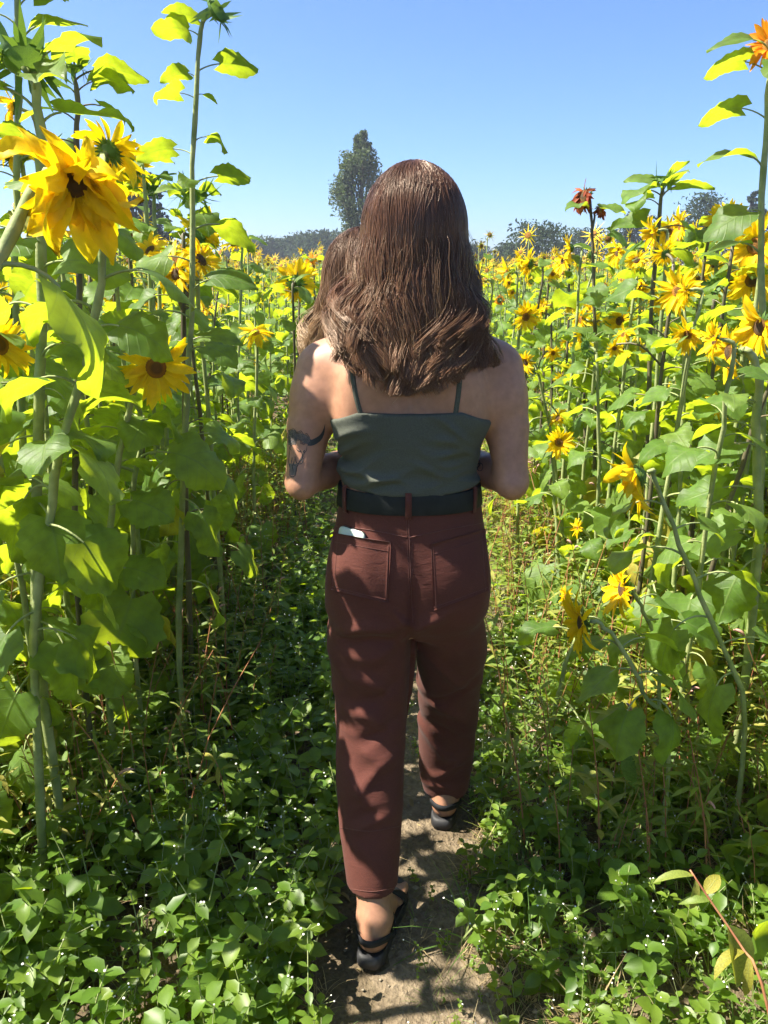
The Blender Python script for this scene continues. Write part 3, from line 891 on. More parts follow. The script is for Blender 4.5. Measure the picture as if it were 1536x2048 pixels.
# right side --------------------------------------------------------
Y = 2.9
st = [B(1290, 1250, Y), P(1292, 1000, Y), P(1300, 700, Y), P(1312, 500, Y), P(1322, 400, Y), P(1326, 372, Y)]
sunflower('purple stemmed budding sunflower standing tallest in the middle right', GR, st, 0.011, 0.007, [(P(1328, 352, Y), (0.05, -0.1, 1), 0.058, 'bud')],
          lz(st, Y, [(372, 15, 'top', 1.1, 10), (378, 170, 'top', 0.9), (385, -60, 'top', 0.8), (390, 200, 'mid', 1.0), (395, 5, 'up', 1.1), (410, 215, 'mid', 0.8), (440, 185, 'up', 1.15, -20), (455, 0, 'mid', 0.9), (500, 200, 'mid', 0.9), (505, 20, 'mid', 0.9),
                     (580, 170, 'mid', 0.9), (650, -10, 'mid', 1.0), (720, 190, 'mid', 1.0), (800, 30, 'mid', 1.1), (900, -20, 'mid', 1.1), (980, 190, 'low', 1.1)]), None, True, seed=20)
Y = 3.7
st = [B(1190, 1100, Y), P(1190, 800, Y), P(1188, 560, Y), P(1182, 430, Y)]
sunflower('dying rust red sunflower with withered drooping petals on the right skyline', GR, st, 0.011, 0.0075, [(P(1168, 392, Y), (-0.75, -0.4, 0.1), 0.078, 'red'), (P(1200, 420, Y), (0.5, -0.5, 0.3), 0.045, 'red', 0.9)],
          lz(st, Y, [(400, 10, 'up', 0.8), (430, 200, 'up', 0.8), (470, -10, 'mid', 0.8)]), (0.15, 0.8, 0.10, 0.18, 0.12), True, seed=21)

Y = 1.98
st = [B(1512, 1250, Y), P(1512, 1150, Y), P(1512, 900, Y), P(1515, 770, Y), P(1506, 716, Y), P(1488, 700, Y)]
sunflower('sunflower with thick hooked neck nodding left at the right edge', GR, st, 0.0145, 0.0115, [(P(1458, 704, Y), (-1, -0.15, -0.05), 0.072, 'open')],
          lz(st, Y, [(810, 190, 'mid', 1.0), (860, 160, 'mid', 1.2), (900, 200, 'mid', 1.4), (980, 185, 'mid', 1.4), (1060, 170, 'mid', 1.3), (1120, 220, 'low', 1.3)]), None, seed=22)

Y = 2.25
st = [B(1530, 1150, Y), P(1525, 900, Y), P(1522, 500, Y), P(1533, 250, Y), P(1545, 60, Y)]
sunflower('tall sunflower with an orange head at the top right corner', GR, st, 0.0125, 0.0085, [(P(1542, 88, Y), (-0.5, -0.7, 0.5), 0.07, 'orange')],
          lz(st, Y, [(110, 190, 'up', 0.7), (150, 185, 'up', 0.9), (165, -100, 'mid', 0.8), (245, 178, 'up', 0.95), (350, 182, 'up', 1.15), (430, 200, 'mid', 1.0), (520, 190, 'up', 1.0), (640, 170, 'mid', 1.2)]), None, seed=23)

Y = 1.72
st = [B(1500, 1460, Y), P(1490, 1420, Y), P(1420, 1240, Y), P(1372, 1120, Y), P(1325, 1000, Y), P(1306, 950, Y)]
sunflower('leaning sunflower with a folded yellow head hanging sideways above the weeds, right', GR, st, 0.0080, 0.0060, [(P(1275, 952, Y), (-0.85, 0.2, -0.42), 0.098, 'droop')],
          lz(st, Y, [(1010, 200, 'mid', 0.8), (1060, 20, 'mid', 0.9), (1110, 185, 'mid', 1.1), (1160, 10, 'mid', 1.1), (1230, 190, 'low', 1.1), (1290, 5, 'mid', 1.1), (1350, 200, 'low', 1.1)]), None, seed=24)

Y = 1.62
st = [B(1350, 1500, Y), P(1340, 1475, Y), P(1290, 1390, Y), P(1262, 1330, Y), P(1225, 1275, Y), P(1200, 1246, Y), P(1180, 1242, Y)]
sunflower('knee high sunflower on a bent stem facing the path, edge on, right', GR, st, 0.0066, 0.0056, [(P(1162, 1248, Y), (-1.0, -0.10, -0.05), 0.076, 'open')],
          lz(st, Y, [(1290, 190, 'mid', 0.6), (1345, 200, 'mid', 0.75), (1350, -20, 'mid', 0.9), (1385, 220, 'low', 0.75), (1400, -60, 'low', 0.8), (1300, 20, 'mid', 0.9)]), None, seed=25)
Y = 1.85
st = [B(1330, 1400, Y), P(1320, 1330, Y), P(1290, 1230, Y), P(1265, 1185, Y)]
sunflower('low sunflower turned edge on to the left beside the leaning one', GR, st, 0.0068, 0.0056, [(P(1243, 1178, Y), (-1.0, -0.05, 0.1), 0.078, 'open')],
          lz(st, Y, [(1200, 20, 'mid', 0.9), (1240, -20, 'mid', 1.0), (1280, 190, 'mid', 0.9), (1330, 10, 'low', 1.0)]), None, seed=26)

for i, (px, py, Y, n, R, sty, lab) in enumerate([
    (1452, 446, 2.9, (-0.15, -1.0, 0.12), 0.088, 'open', 'open sunflower facing the camera high on the right'),
    (1512, 492, 2.5, (-0.65, -0.8, 0.1), 0.115, 'open', 'large yellow sunflower partly behind the tall stem at the right edge'),
    (1505, 560, 2.7, (-0.2, -0.9, -0.25), 0.105, 'open', 'yellow sunflower with brown centre just below the large one at right edge'),
    (1465, 560, 2.9, (-0.9, -0.3, 0.0), 0.09, 'open', 'yellow sunflower turned edge on at the right, beside the brown centred one'),
    (1520, 655, 2.1, (-0.9, -0.35, -0.1), 0.105, 'droop', 'yellow sunflower seen from the side at the right edge above the hooked neck'),
    (1240, 642, 3.6, (-0.6, -0.85, 0.1), 0.088, 'open', 'open yellow sunflower with orange centre in the middle of the right field'),
    (1052, 634, 3.6, (0.25, -1.0, 0.0), 0.082, 'open', 'yellow sunflower facing the camera just right of the woman\'s shoulder'),
    (1162, 640, 3.7, (-0.9, -0.2, 0.0), 0.085, 'droop', 'ragged yellow sunflower with drooping petals, middle right'),
    (1185, 640, 4.0, (0.3, -0.9, -0.1), 0.06, 'small', 'small yellow sunflower tucked behind the ragged drooping one'),
    (1163, 672, 3.3, (-1.0, 0.2, -0.3), 0.06, 'droop', 'nodding yellow sunflower on a hooked neck, middle right'),
    (1235, 505, 4.0, (-0.85, -0.3, 0.0), 0.095, 'droop', 'yellow sunflower with long hanging petals below the dying red one'),
    (1280, 570, 3.4, (-0.2, -0.4, -0.5), 0.10, 'droop', 'yellow sunflower with mop of drooping petals left of the purple budding stem'),
    (1338, 462, 3.4, (-0.3, -0.6, 0.3), 0.088, 'droop', 'yellow sunflower hanging right behind the purple budding stem'),
    (1060, 528, 4.4, (-0.8, 0.5, 0.1), 0.10, 'droop', 'yellow sunflower turned away, petals drooping, on the skyline right of the hair'),
    (1014, 545, 5.0, (-0.9, -0.3, 0.0), 0.10, 'droop', 'upright yellow sunflower near the hair on the right'),
    (957, 560, 4.2, (-0.9, -0.3, 0.0), 0.10, 'droop', 'yellow sunflower peeping out right beside the hair'),
    (1105, 548, 4.6, (0.1, -1.0, 0.0), 0.06, 'small', 'small yellow sunflower with dark centre right of the turned away one'),
    (1118, 885, 3.0, (0.05, -0.9, 0.35), 0.075, 'open', 'low yellow sunflower standing alone near the woman\'s right elbow'),
    (1132, 1194, 2.2, (-0.9, -0.2, 0.1), 0.045, 'small', 'tiny yellow sunflower low in the weeds right of the trousers'),
    (1156, 1056, 2.8, (-0.9, -0.2, 0.1), 0.045, 'small', 'small yellow sunflower in the reddish weeds right of the belt'),
    (1400, 560, 3.2, (-0.2, -0.7, 0.2), 0.09, 'droop', 'yellow sunflower with dark centre left of the edge on one'),
    (1395, 590, 3.6, (-0.1, -0.5, -0.3), 0.085, 'droop', 'hanging yellow sunflower in the crowd at right')]):
    p = P(px, py, Y)
    rs = np.random.RandomState(140 + i)
    bx = p.x + rs.uniform(-0.03, 0.10); by = p.y + rs.uniform(-0.05, 0.1)
    nn = np.array(n) / np.linalg.norm(n)
    e = np.array(p) - nn * R * 0.3
    R *= 0.86
    st = [Vector((bx, by, -0.02)), Vector((bx * 0.6 + e[0] * 0.4 + rs.uniform(-.03, .03), by, e[2] * 0.5)), Vector((e[0] - nn[0] * 0.05, e[1] - nn[1] * 0.05, e[2] - 0.07)), Vector(e)]
    sunflower(lab, GR, st, 0.0105, 0.0062, [(p, n, R, sty)], None, (0.15, 0.9, 0.075, 0.15, 0.085), rs.rand() < 0.2, seed=300 + i)

# big pale leaf pushing in at the right edge, near the camera
st = [Vector((0.80, 1.06, -0.02)), Vector((0.79, 1.07, 0.3)), Vector((0.80, 1.08, 0.75)), Vector((0.86, 1.10, 1.1))]
sunflower('young sunflower at lower right edge with one very large pale leaf', GR, st, 0.011, 0.008, [],
          [(0.66, 196, 'mid', 0.98, 0, 25), (0.8, 20, 'mid', 0.9), (0.92, 80, 'up', 0.8), (0.4, 120, 'low', 0.8)], None, seed=41)

# ------------------------------------------------------------------ the rest of the crowd, one object each
rs = np.random.RandomState(77)
cells = []
def clear_of(x, y, L, d):
    return all((x - a) ** 2 + (y - b) ** 2 > d * d for a, b in L)
def field_h(x, y):
    """crop height: a little lower along the path"""
    side = -1 if x < 0.1 else 1
    return (1.50 if side < 0 else 1.46)
placed = list(HERO_BASES)
fill = []
tries = 0
while tries < 30000 and len(fill) < 236:
    tries += 1
    y = rs.uniform(0.85, 10.5) if tries > 9000 else rs.uniform(0.85, 4.5)
    half = 0.52 * (y * 0.96 + 0.35) + 0.15
    x = rs.uniform(-half, half)
    pl = -0.86 - 0.05 * math.sin(y * 2.1); pr = 0.86 + 0.07 * math.sin(y * 1.7)
    if y < 1.7: pr = 0.95
    if pl < x < pr: continue
    if y < 1.25 and abs(x) < 1.0: continue
    if y < 2.0 and -0.95 < x < 0: continue
    if not clear_of(x, y, placed, 0.15 if y < 6 else 0.24): continue
    placed.append((x, y)); fill.append((x, y))
fill.sort(key=lambda q: q[1])
def rand_plant_spec(rs, x, y, tall=0.0):
    h = field_h(x, y) * rs.uniform(0.74, 1.15) + tall
    if x < -0.8 and y < 3.2: h = max(h, 1.45) * rs.uniform(0.92, 1.18)
    lean = rs.normal(0, 0.05, 2)
    st = [Vector((x, y, -0.02)), Vector((x + lean[0] * 0.4, y + lean[1] * 0.4, h * 0.4)), Vector((x + lean[0], y + lean[1], h * 0.8)), Vector((x + lean[0] * 1.5, y + lean[1] * 1.5, h))]
    e = np.array(st[-1])
    heads = []
    q = rs.rand()
    nb = 1 if q < 0.62 else (2 if q < 0.9 else 3)
    for k in range(nb):
        az = rs.normal(math.pi * 1.12, 0.75)          # mostly towards the sun and the path
        el = rs.uniform(-0.35, 0.45)
        n = np.array([math.cos(az) * math.cos(el), math.sin(az) * math.cos(el), math.sin(el)])
        u = rs.rand()
        sty = 'open' if u < 0.36 else ('droop' if u < 0.66 else ('bud' if u < 0.86 else ('small' if u < 0.98 or y < 4 else 'orange')))
        R = rs.uniform(0.048, 0.074) * (0.75 if sty in ('bud', 'small') else 1)
        if k == 0:
            heads.append((e + n * 0.05 + (0, 0, 0.015), n, R, sty))
        else:
            d = np.array([math.cos(k * 2.2 + q * 40), math.sin(k * 2.2 + q * 40), 0]) * rs.uniform(0.08, 0.16)
            heads.append((e + d - (0, 0, rs.uniform(0.1, 0.35)), n, R * 0.85, sty, rs.uniform(0.55, 0.8)))
    return st, heads
SHORT = ['the tallest slender stem', 'the biggest ragged head', 'the thick dark leaved stem', 'the purple stem by the ragged head', 'the top left corner stem', 'the pale leaning stem', 'the open head facing the path', 'the short green backed head', 'the dark branching plant',
         'the back view by the conifer', 'the green back beside the tallest stem', 'the spiky bud', 'the small head on the skyline', 'the thin bud by the conifer', 'the rust red left head', 'the low head by the arm', 'the back view beside the hair', 'the yellow head left of the hair', 'the orange head by the hair', 'the head cut by the left edge', 'the upright petals behind the ragged head',
         'the purple budding stem', 'the dying red head', 'the hooked neck', 'the orange top right head', 'the folded hanging head', 'the bent knee high stem', 'the low edge on head',
         'the camera facing high head', 'the large right edge head', 'the brown centred edge head', 'the edge on right head', 'the side view above the hook', 'the orange centred open head', 'the head by the shoulder', 'the ragged drooping head', 'the small tucked head', 'the nodding head', 'the long hanging petals', 'the mop of petals', 'the head behind the purple stem', 'the turned away skyline head', 'the upright head by the hair', 'the head peeping by the hair', 'the small dark centred head', 'the lone head by the elbow', 'the tiny head in weeds', 'the small head by the belt', 'the dark centred right head', 'the hanging crowd head', 'the large pale leaf']
hero_px = list(TOPS_PX); TOPS_PX = None
used = {}
specs = []
for i, (x, y) in enumerate(fill):
    st, heads = rand_plant_spec(rs, x, y)
    dark = rs.rand() < 0.15
    p = pix(heads[0][0])
    k = min(range(len(hero_px)), key=lambda q: (hero_px[q][0] - p[0]) ** 2 + 0.5 * (hero_px[q][1] - p[1]) ** 2)
    dx, dy = p[0] - hero_px[k][0], p[1] - hero_px[k][1]
    rel = ('right of' if dx > 0 else 'left of') if abs(dx) > abs(dy) * 0.8 else ('below' if dy > 0 else 'above')
    kinds = {'open': 'open yellow', 'droop': 'drooping yellow', 'bud': 'budding', 'small': 'small headed', 'orange': 'orange headed'}
    lab = '%s%s sunflower%s %s %s' % ('dark stemmed ' if dark else '', kinds[heads[0][3]], {1: '', 2: ' with two heads', 3: ' with three heads'}[len(heads)], rel, SHORT[k])
    if len(lab.split()) > 13: lab = lab.replace('dark stemmed ', '')
    used.setdefault(lab, []).append(i); specs.append((st, heads, dark, lab))
for lab, L in used.items():
    L.sort(key=lambda q: fill[q][1])
    if len(L) > 1:
        words = ['nearest', 'second nearest', 'third nearest', 'fourth nearest', 'fifth nearest', 'sixth nearest', 'seventh nearest', 'eighth nearest']
        for r, q in enumerate(L):
            w = words[r] if r < len(words) - 1 and r < len(L) - 1 else 'farthest'
            if r >= 7: w = 'far off'
            s_ = specs[q]; specs[q] = (s_[0], s_[1], s_[2], w + ' ' + (s_[3] if len(s_[3].split()) + len(w.split()) <= 16 else s_[3].replace('dark stemmed ', '').replace('yellow ', '', 1)))
for i, (x, y) in enumerate(fill):
    st, heads, dark, lab = specs[i]
    side = 'left' if x < 0 else 'right'
    sunflower(lab, 'sunflowers crowding the %s field' % side, st, 0.0105, 0.006, heads, None,
              (0.10, 0.95, 0.072 if y < 4 else (0.095 if y < 6 else 0.12), 0.16 if y < 4 else 0.18, 0.08), dark, seed=1000 + i, separate=(y < 2.6), npts=12 if y < 5 else 8)

# ------------------------------------------------------------------ the far field: one mass
LOWLEAF = []
for k, (a0, a1) in enumerate([((-20), (-70)), ((-40), (-95)), ((10), (-40)), ((-5), (-60)), ((-60), (-100))]):
    LOWLEAF.append(leaf_tpl(0.09, 0.16, 0.07, RAD(45), RAD(a0), RAD(a1), RAD(12), 0.2, 900 + k, nu=3, nv=4, psides=3))
def low_plant(rs, h, full=True):
    parts = []
    lean = rs.normal(0, 0.05, 2)
    c = spline([(0, 0, 0), (lean[0] * .5, lean[1] * .5, h * .5), (lean[0], lean[1], h)], 4)
    if not full: c = spline([tuple(c[2]), tuple(c[3])], 2)
    t = tube(c, np.linspace(0.010, 0.006, len(c)), 3, 1, caps=False); parts.append(t)
    nl = 13 if full else 5
    for i in range(nl):
        f = (0.2 + 0.75 * i / nl) if full else 0.1 + 0.8 * i / nl
        p = at_curve(c, f)
        az = i * 2.4 + rs.uniform(0, 1); s = (1.15 - 0.55 * i / nl) * rs.uniform(0.8, 1.2) if full else rs.uniform(0.6, 1.1)
        l = LOWLEAF[rs.randint(0, 5)]
        parts.append(l.x(np.array(rot(Vector(p), az, 0, rs.uniform(-.3, .3), s)), rs.rand()))
    for k in range(2 if rs.rand() < 0.4 else 1):
        az = rs.normal(math.pi * 1.12, 0.7); el = rs.uniform(-0.3, 0.5)
        n = np.array([math.cos(az) * math.cos(el), math.sin(az) * math.cos(el), math.sin(el)])
        R = rs.uniform(0.06, 0.095)
        pos = c[-1] + n * 0.05 + (rs.normal(0, 0.06, 3) if k else 0)
        u, v, n = frame(n)
        m = M4(pos, u * R, v * R, n * R)
        V = [(0, 0, 0.1)]; F = []; na = 11
        for j in range(na):
            for (dr, da) in ((0.30, -0.22), (0.30, 0.22)):
                a = 6.283 * j / na + da; V.append((dr * math.cos(a), dr * math.sin(a), 0))
            a = 6.283 * j / na + rs.uniform(-.15, .15); rr = rs.uniform(0.8, 1.15)
            V.append((rr * math.cos(a), rr * math.sin(a), rs.uniform(-0.3, 0.2)))
            F.append((1 + j * 3, 3 + j * 3, 2 + j * 3))
        parts.append(T(V, F, 2, np.tile((0, 0.5, rs.rand()), (len(V), 1))).x(m))
        V = [(0, 0, 0.16)]; F = []
        for j in range(6): V.append((0.28 * math.cos(1.047 * j), 0.28 * math.sin(1.047 * j), 0.03))
        for j in range(6): F.append((0, 1 + j, 1 + (j + 1) % 6))
        parts.append(T(V, F, 3, np.tile((0, 0.5, 0), (7, 1))).x(m))
        V = [(0, 0, -0.3)]; F = []
        for j in range(6): V.append((0.4 * math.cos(1.047 * j), 0.4 * math.sin(1.047 * j), -0.02))
        for j in range(6): F.append((0, 1 + (j + 1) % 6, 1 + j))
        parts.append(T(V, F, 4).x(m))
    return merge(parts)
FM = [MAT['leaf'], MAT['stem'], MAT['petal'], MAT['disc_orange'], MAT['bract']]
rs = np.random.RandomState(5)
FULL = [low_plant(rs, rs.uniform(1.2, 1.65)) for i in range(14)]
TOPS = [low_plant(rs, rs.uniform(1.3, 1.7), False) for i in range(14)]
acc = []
def put(tpl, x, y, s):
    a = rs.uniform(0, 6.28) * 0.12
    acc.append(tpl.x(np.array(rot(Vector((x, y, 0)), a, 0, 0, s)), rs.rand()))
n = 0
for k in range(60000):                                # 6 to 20 m: whole plants between the single ones
    y = rs.uniform(3.4, 20); half = 0.56 * y + 0.6
    x = rs.uniform(-half, half)
    if -0.8 < x < 0.95: continue
    if rs.rand() > (0.5 if y < 10 else 1.0): continue
    if y < 10.6 and not clear_of(x, y, placed, 0.14): continue
    put(FULL[rs.randint(0, 14)], x, y, rs.uniform(0.85, 1.12)); n += 1
    if n > 1450: break
for k in range(6500):                                 # beyond: the tops that show over the nearer ones
    y = 20 * (4.6 ** rs.rand()); half = 0.56 * y + 1
    x = rs.uniform(-half, half)
    if -0.8 < x < 0.95 and y < 45: continue
    put(TOPS[rs.randint(0, 14)], x, y, rs.uniform(0.85, 1.1))
for k in range(48):                                   # beside and behind the camera, out of frame, as the field goes on
    y = rs.uniform(-2.6, 1.0); x = -rs.uniform(0.95, 2.9)
    if y > 0.55 and x > -1.15: continue
    put(FULL[rs.randint(0, 14)], x, y, rs.uniform(0.95, 1.2))
for k in range(55):                                  # left strip beyond the frame that shades the near rows
    y = rs.uniform(0.8, 9); x = -(0.56 * y + 0.75 + rs.uniform(0, 1.6))
    put(FULL[rs.randint(0, 14)], x, y, rs.uniform(0.9, 1.1))
for k in range(40):
    y = rs.uniform(-2.4, 1.0); x = rs.uniform(1.1, 2.8)
    put(FULL[rs.randint(0, 14)], x, y, rs.uniform(0.9, 1.1))
tag(obj('sunflower_field', merge(acc), FM), 'yellow mass of sunflowers filling the field to the horizon', 'sunflower field', kind='stuff')
# ------------------------------------------------------------------ weeds on both sides of the path
def small_leaf(L, Wd, droop, rs, nv=4):
    """ovate leaf along +X with a folded midrib"""
    t = np.linspace(0, 1, nv)
    w = Wd * np.sin(np.pi * (0.08 + 0.9 * t)) ** 0.8
    w[0] = Wd * 0.12; w[-1] = Wd * 0.02
    a = np.cumsum(np.full(nv, -droop / nv)) + droop * 0.35
    x = np.concatenate([[0], np.cumsum(np.cos(a[1:]) * L / (nv - 1))]); z = np.concatenate([[0], np.cumsum(np.sin(a[1:]) * L / (nv - 1))])
    V = np.zeros((3, nv, 3)); A = np.zeros((3, nv, 3))
    for j, s in enumerate((-1, 0, 1)):
        V[j] = np.stack([x, s * w, z + abs(s) * w * 0.35], -1); A[j, :, 0] = s; A[j, :, 1] = t
    return T(V.reshape(-1, 3), grid_faces(3, nv), 0, A.reshape(-1, 3))

def sprig(rs, h, nn, ll, asp, flowers=0, red=False, spike=0):
    """upright herb: opposite leaf pairs, maybe tiny white flowers or a seed spike. materials: leaf, stem, extra"""
    lean = np.clip(rs.normal(0, 0.22, 2), -0.38, 0.38)
    c = spline([(0, 0, -0.01), (lean[0] * h * .4, lean[1] * h * .4, h * .55), (lean[0] * h, lean[1] * h, h)], 5)
    parts = [tube(c, np.linspace(0.0022, 0.001, 5), 3, 1, caps=False)]
    az = rs.uniform(0, 6.28)
    for i in range(nn):
        f = 0.25 + 0.75 * (i + 0.5) / nn
        p = at_curve(c, f); az += 1.57 + rs.uniform(-.3, .3)
        for s in (0, math.pi):
            l = ll * rs.uniform(0.7, 1.2) * (1.0 - 0.35 * f)
            lf = small_leaf(l, l * asp * 0.5, rs.uniform(0.1, 1.0), rs)
            parts.append(lf.x(np.array(rot(Vector(p), az + s + rs.uniform(-.3, .3), RAD(rs.uniform(-15, 45)), rs.uniform(-.4, .4))), rs.uniform(0, 0.15)))
    for k in range(flowers):
        p = c[-1] + rs.normal(0, 1, 3) * (0.02, 0.02, 0.008)
        q = 0.0026
        V = [p + (q, 0, 0), p + (0, q, 0), p - (q, 0, 0), p - (0, q, 0), p + (0, 0, q)]
        parts.append(T(V, [(0, 1, 4), (1, 2, 4), (2, 3, 4), (3, 0, 4)], 2))
        parts.append(tube([at_curve(c, 0.85), p], 0.0006, 3, 1, caps=False))
    if spike:
        e = c[-1]; d = np.array([lean[0], lean[1], 0.4]); d /= np.linalg.norm(d)
        pts = [e + d * spike * q + (0, 0, -spike * 0.5 * q * q) for q in np.linspace(0, 1, 6)]
        parts.append(tube(pts, [0.0012, 0.003, 0.0036, 0.0032, 0.0026, 0.0008], 4, 2))
    return merge(parts)

def tuft(rs, n, L, wd=0.0022):
    parts = []
    for k in range(n):
        az = rs.uniform(0, 6.28); l = L * rs.uniform(0.5, 1.2); e0 = rs.uniform(0.7, 1.45); e1 = e0 - rs.uniform(0.3, 1.8)
        nv = 5; t = np.linspace(0, 1, nv); a = e0 + (e1 - e0) * t
        r = np.concatenate([[0], np.cumsum(np.cos(a[1:]) * l / (nv - 1))]); z = np.concatenate([[0], np.cumsum(np.sin(a[1:]) * l / (nv - 1))])
        w = wd * (1 - t ** 1.5) + 0.0002
        o = rs.normal(0, 0.012, 2)
        V = np.zeros((2, nv, 3))
        for j, s in enumerate((-1, 1)):
            V[j] = np.stack([math.cos(az) * r - math.sin(az) * s * w + o[0], math.sin(az) * r + math.cos(az) * s * w + o[1], z], -1)
        parts.append(T(V.reshape(-1, 3), grid_faces(2, nv), 0, np.tile((0, 0, rs.rand()), (2 * nv, 1))))
    return merge(parts)

rs = np.random.RandomState(21)
SPRIG = [sprig(rs, rs.uniform(0.10, 0.24), rs.randint(3, 6), rs.uniform(0.036, 0.064), rs.uniform(0.55, 0.75), rs.randint(1, 4) if rs.rand() < 0.25 else 0) for i in range(22)]
LANCE = [sprig(rs, rs.uniform(0.16, 0.55), rs.randint(5, 11), rs.uniform(0.045, 0.085), rs.uniform(0.16, 0.26), 0, True, rs.uniform(0.03, 0.06) if rs.rand() < 0.22 else 0) for i in range(18)]
TUFT = [tuft(rs, rs.randint(6, 13), rs.uniform(0.08, 0.26)) for i in range(14)]
DEAD = [tuft(rs, rs.randint(8, 16), rs.uniform(0.07, 0.2), 0.0018) for i in range(12)]

FEET = [(-0.03, 1.34, 0.0, 1.58), (0.10, 1.78, 0.16, 2.05)]
def path_d(x, y):
    c = 0.07 + 0.03 * math.sin(y * 0.9 + 0.4) + 0.02 * min(3, max(0, y - 1.5))
    return abs(x - c)
def scatter(lib, n, xr, yr, keep, smin, smax, rs):
    out = []; k = 0
    xs = rs.uniform(xr[0], xr[1], n * 3); ys = rs.uniform(yr[0], yr[1], n * 3); us = rs.rand(n * 3)
    zs = ground_z(xs, ys)
    for x, y, z, u in zip(xs, ys, zs, us):
        if u > keep(x, y): continue
        if abs(x) > 0.56 * y + 0.45: continue
        out.append(lib[rs.randint(0, len(lib))].x(np.array(rot(Vector((x, y, z - 0.005)), rs.uniform(0, 6.28), 0, 0, rs.uniform(smin, smax))), rs.rand()))
        k += 1
        if k >= n: break
    return out
def edge(x, y, a=0.09, b=0.2):
    return min(1.0, max(0.0, (path_d(x, y) - a) / (b - a)))
body_gap = lambda x, y: 0.0 if (-0.13 < x < 0.07 and 1.12 < y < 1.66) or (0.04 < x < 0.24 and 1.66 < y < 2.1) else 1.0

L1 = scatter(SPRIG, 2300, (-1.7, -0.02), (0.7, 3.6), lambda x, y: edge(x, y) * body_gap(x, y), 0.75, 1.25, rs)
L1 += scatter(SPRIG, 900, (-2.6, -0.1), (3.6, 8.0), lambda x, y: edge(x, y), 0.9, 1.4, rs)
L1 += scatter(SPRIG, 1500, (0.10, 2.0), (0.7, 3.0), lambda x, y: edge(x, y, 0.10, 0.24) * 0.9 * body_gap(x, y), 0.5, 1.0, rs)
L1 += scatter(SPRIG, 500, (0.3, 2.6), (3.0, 8.0), lambda x, y: edge(x, y), 0.8, 1.3, rs)
BIG = [sprig(rs, rs.uniform(0.12, 0.26), rs.randint(2, 4), rs.uniform(0.07, 0.105), rs.uniform(0.42, 0.62), 0) for i in range(10)]
FINE = [sprig(rs, rs.uniform(0.05, 0.13), rs.randint(4, 7), rs.uniform(0.014, 0.024), rs.uniform(0.6, 0.9), rs.randint(0, 3)) for i in range(10)]
L1 += scatter(BIG, 240, (-1.7, 1.9), (1.3, 3.6), lambda x, y: edge(x, y, 0.2, 0.4) * body_gap(x, y), 0.7, 1.15, rs)
L1 += scatter(FINE, 900, (-1.4, 1.6), (0.8, 3.2), lambda x, y: edge(x, y, 0.07, 0.14) * body_gap(x, y), 0.7, 1.3, rs)
L1 += scatter(FINE, 260, (-0.12, 0.35), (0.9, 3.4), lambda x, y: 0.9 * body_gap(x, y), 0.4, 0.9, rs)
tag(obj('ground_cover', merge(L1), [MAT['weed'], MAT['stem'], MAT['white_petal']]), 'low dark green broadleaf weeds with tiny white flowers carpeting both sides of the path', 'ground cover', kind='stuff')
L2 = scatter(LANCE, 1250, (0.28, 2.4), (1.45, 5.5), lambda x, y: edge(x, y, 0.25, 0.6), 0.7, 1.4, rs)
L2 += scatter(LANCE, 1150, (-2.0, -0.4), (1.6, 5.5), lambda x, y: edge(x, y, 0.5, 0.9), 0.8, 1.3, rs)
L2 += scatter(LANCE, 500, (-3.5, 3.5), (5.0, 10.0), lambda x, y: edge(x, y, 0.4, 0.7), 0.9, 1.5, rs)
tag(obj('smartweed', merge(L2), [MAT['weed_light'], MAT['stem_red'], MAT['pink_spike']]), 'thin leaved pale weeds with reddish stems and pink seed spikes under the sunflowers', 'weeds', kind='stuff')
L3 = scatter(TUFT, 900, (0.10, 1.9), (0.75, 5.0), lambda x, y: edge(x, y, 0.08, 0.25) * body_gap(x, y), 0.4, 1.1, rs)
L3 += scatter(TUFT, 420, (-1.8, -0.05), (0.75, 5.0), lambda x, y: edge(x, y, 0.12, 0.4) * body_gap(x, y), 0.5, 1.2, rs)
L3 += scatter(TUFT, 260, (-0.05, 0.32), (0.9, 3.6), lambda x, y: 0.8 * body_gap(x, y), 0.2, 0.45, rs)
L3 += scatter(TUFT, 250, (-0.6, 0.9), (3.0, 14.0), lambda x, y: 0.8, 0.6, 1.2, rs)
tag(obj('grass', merge(L3), [MAT['grass']]), 'loose green grass growing among the weeds and along the path', 'grass', kind='stuff')
L4 = scatter(DEAD, 520, (0.14, 1.9), (0.8, 4.5), lambda x, y: edge(x, y, 0.10, 0.3) * body_gap(x, y), 0.4, 1.1, rs)
L4 += scatter(DEAD, 360, (-0.15, 0.42), (0.8, 3.2), lambda x, y: edge(x, y, 0.02, 0.14) * body_gap(x, y), 0.3, 0.7, rs)
L4 += scatter(DEAD, 650, (-1.9, -0.5), (1.5, 5.5), lambda x, y: 0.9, 0.6, 1.4, rs)
def litter(rs):
    l = rs.uniform(0.012, 0.04)
    t = small_leaf(l, l * rs.uniform(0.12, 0.4), rs.uniform(-1.5, 2.0), rs)
    return t.x(np.array(rot(Vector((0, 0, 0.012)), 0, rs.uniform(-0.3, 0.3), rs.uniform(-0.7, 0.7))))
LIT = [litter(rs) for i in range(16)]
L4 += scatter(LIT, 420, (-0.25, 0.7), (0.9, 3.2), lambda x, y: 0.9, 0.7, 1.2, rs)
tag(obj('dry_grass', merge(L4), [MAT['dry']]), 'dry straw coloured grass lying among the green weeds', 'dry grass', kind='stuff')

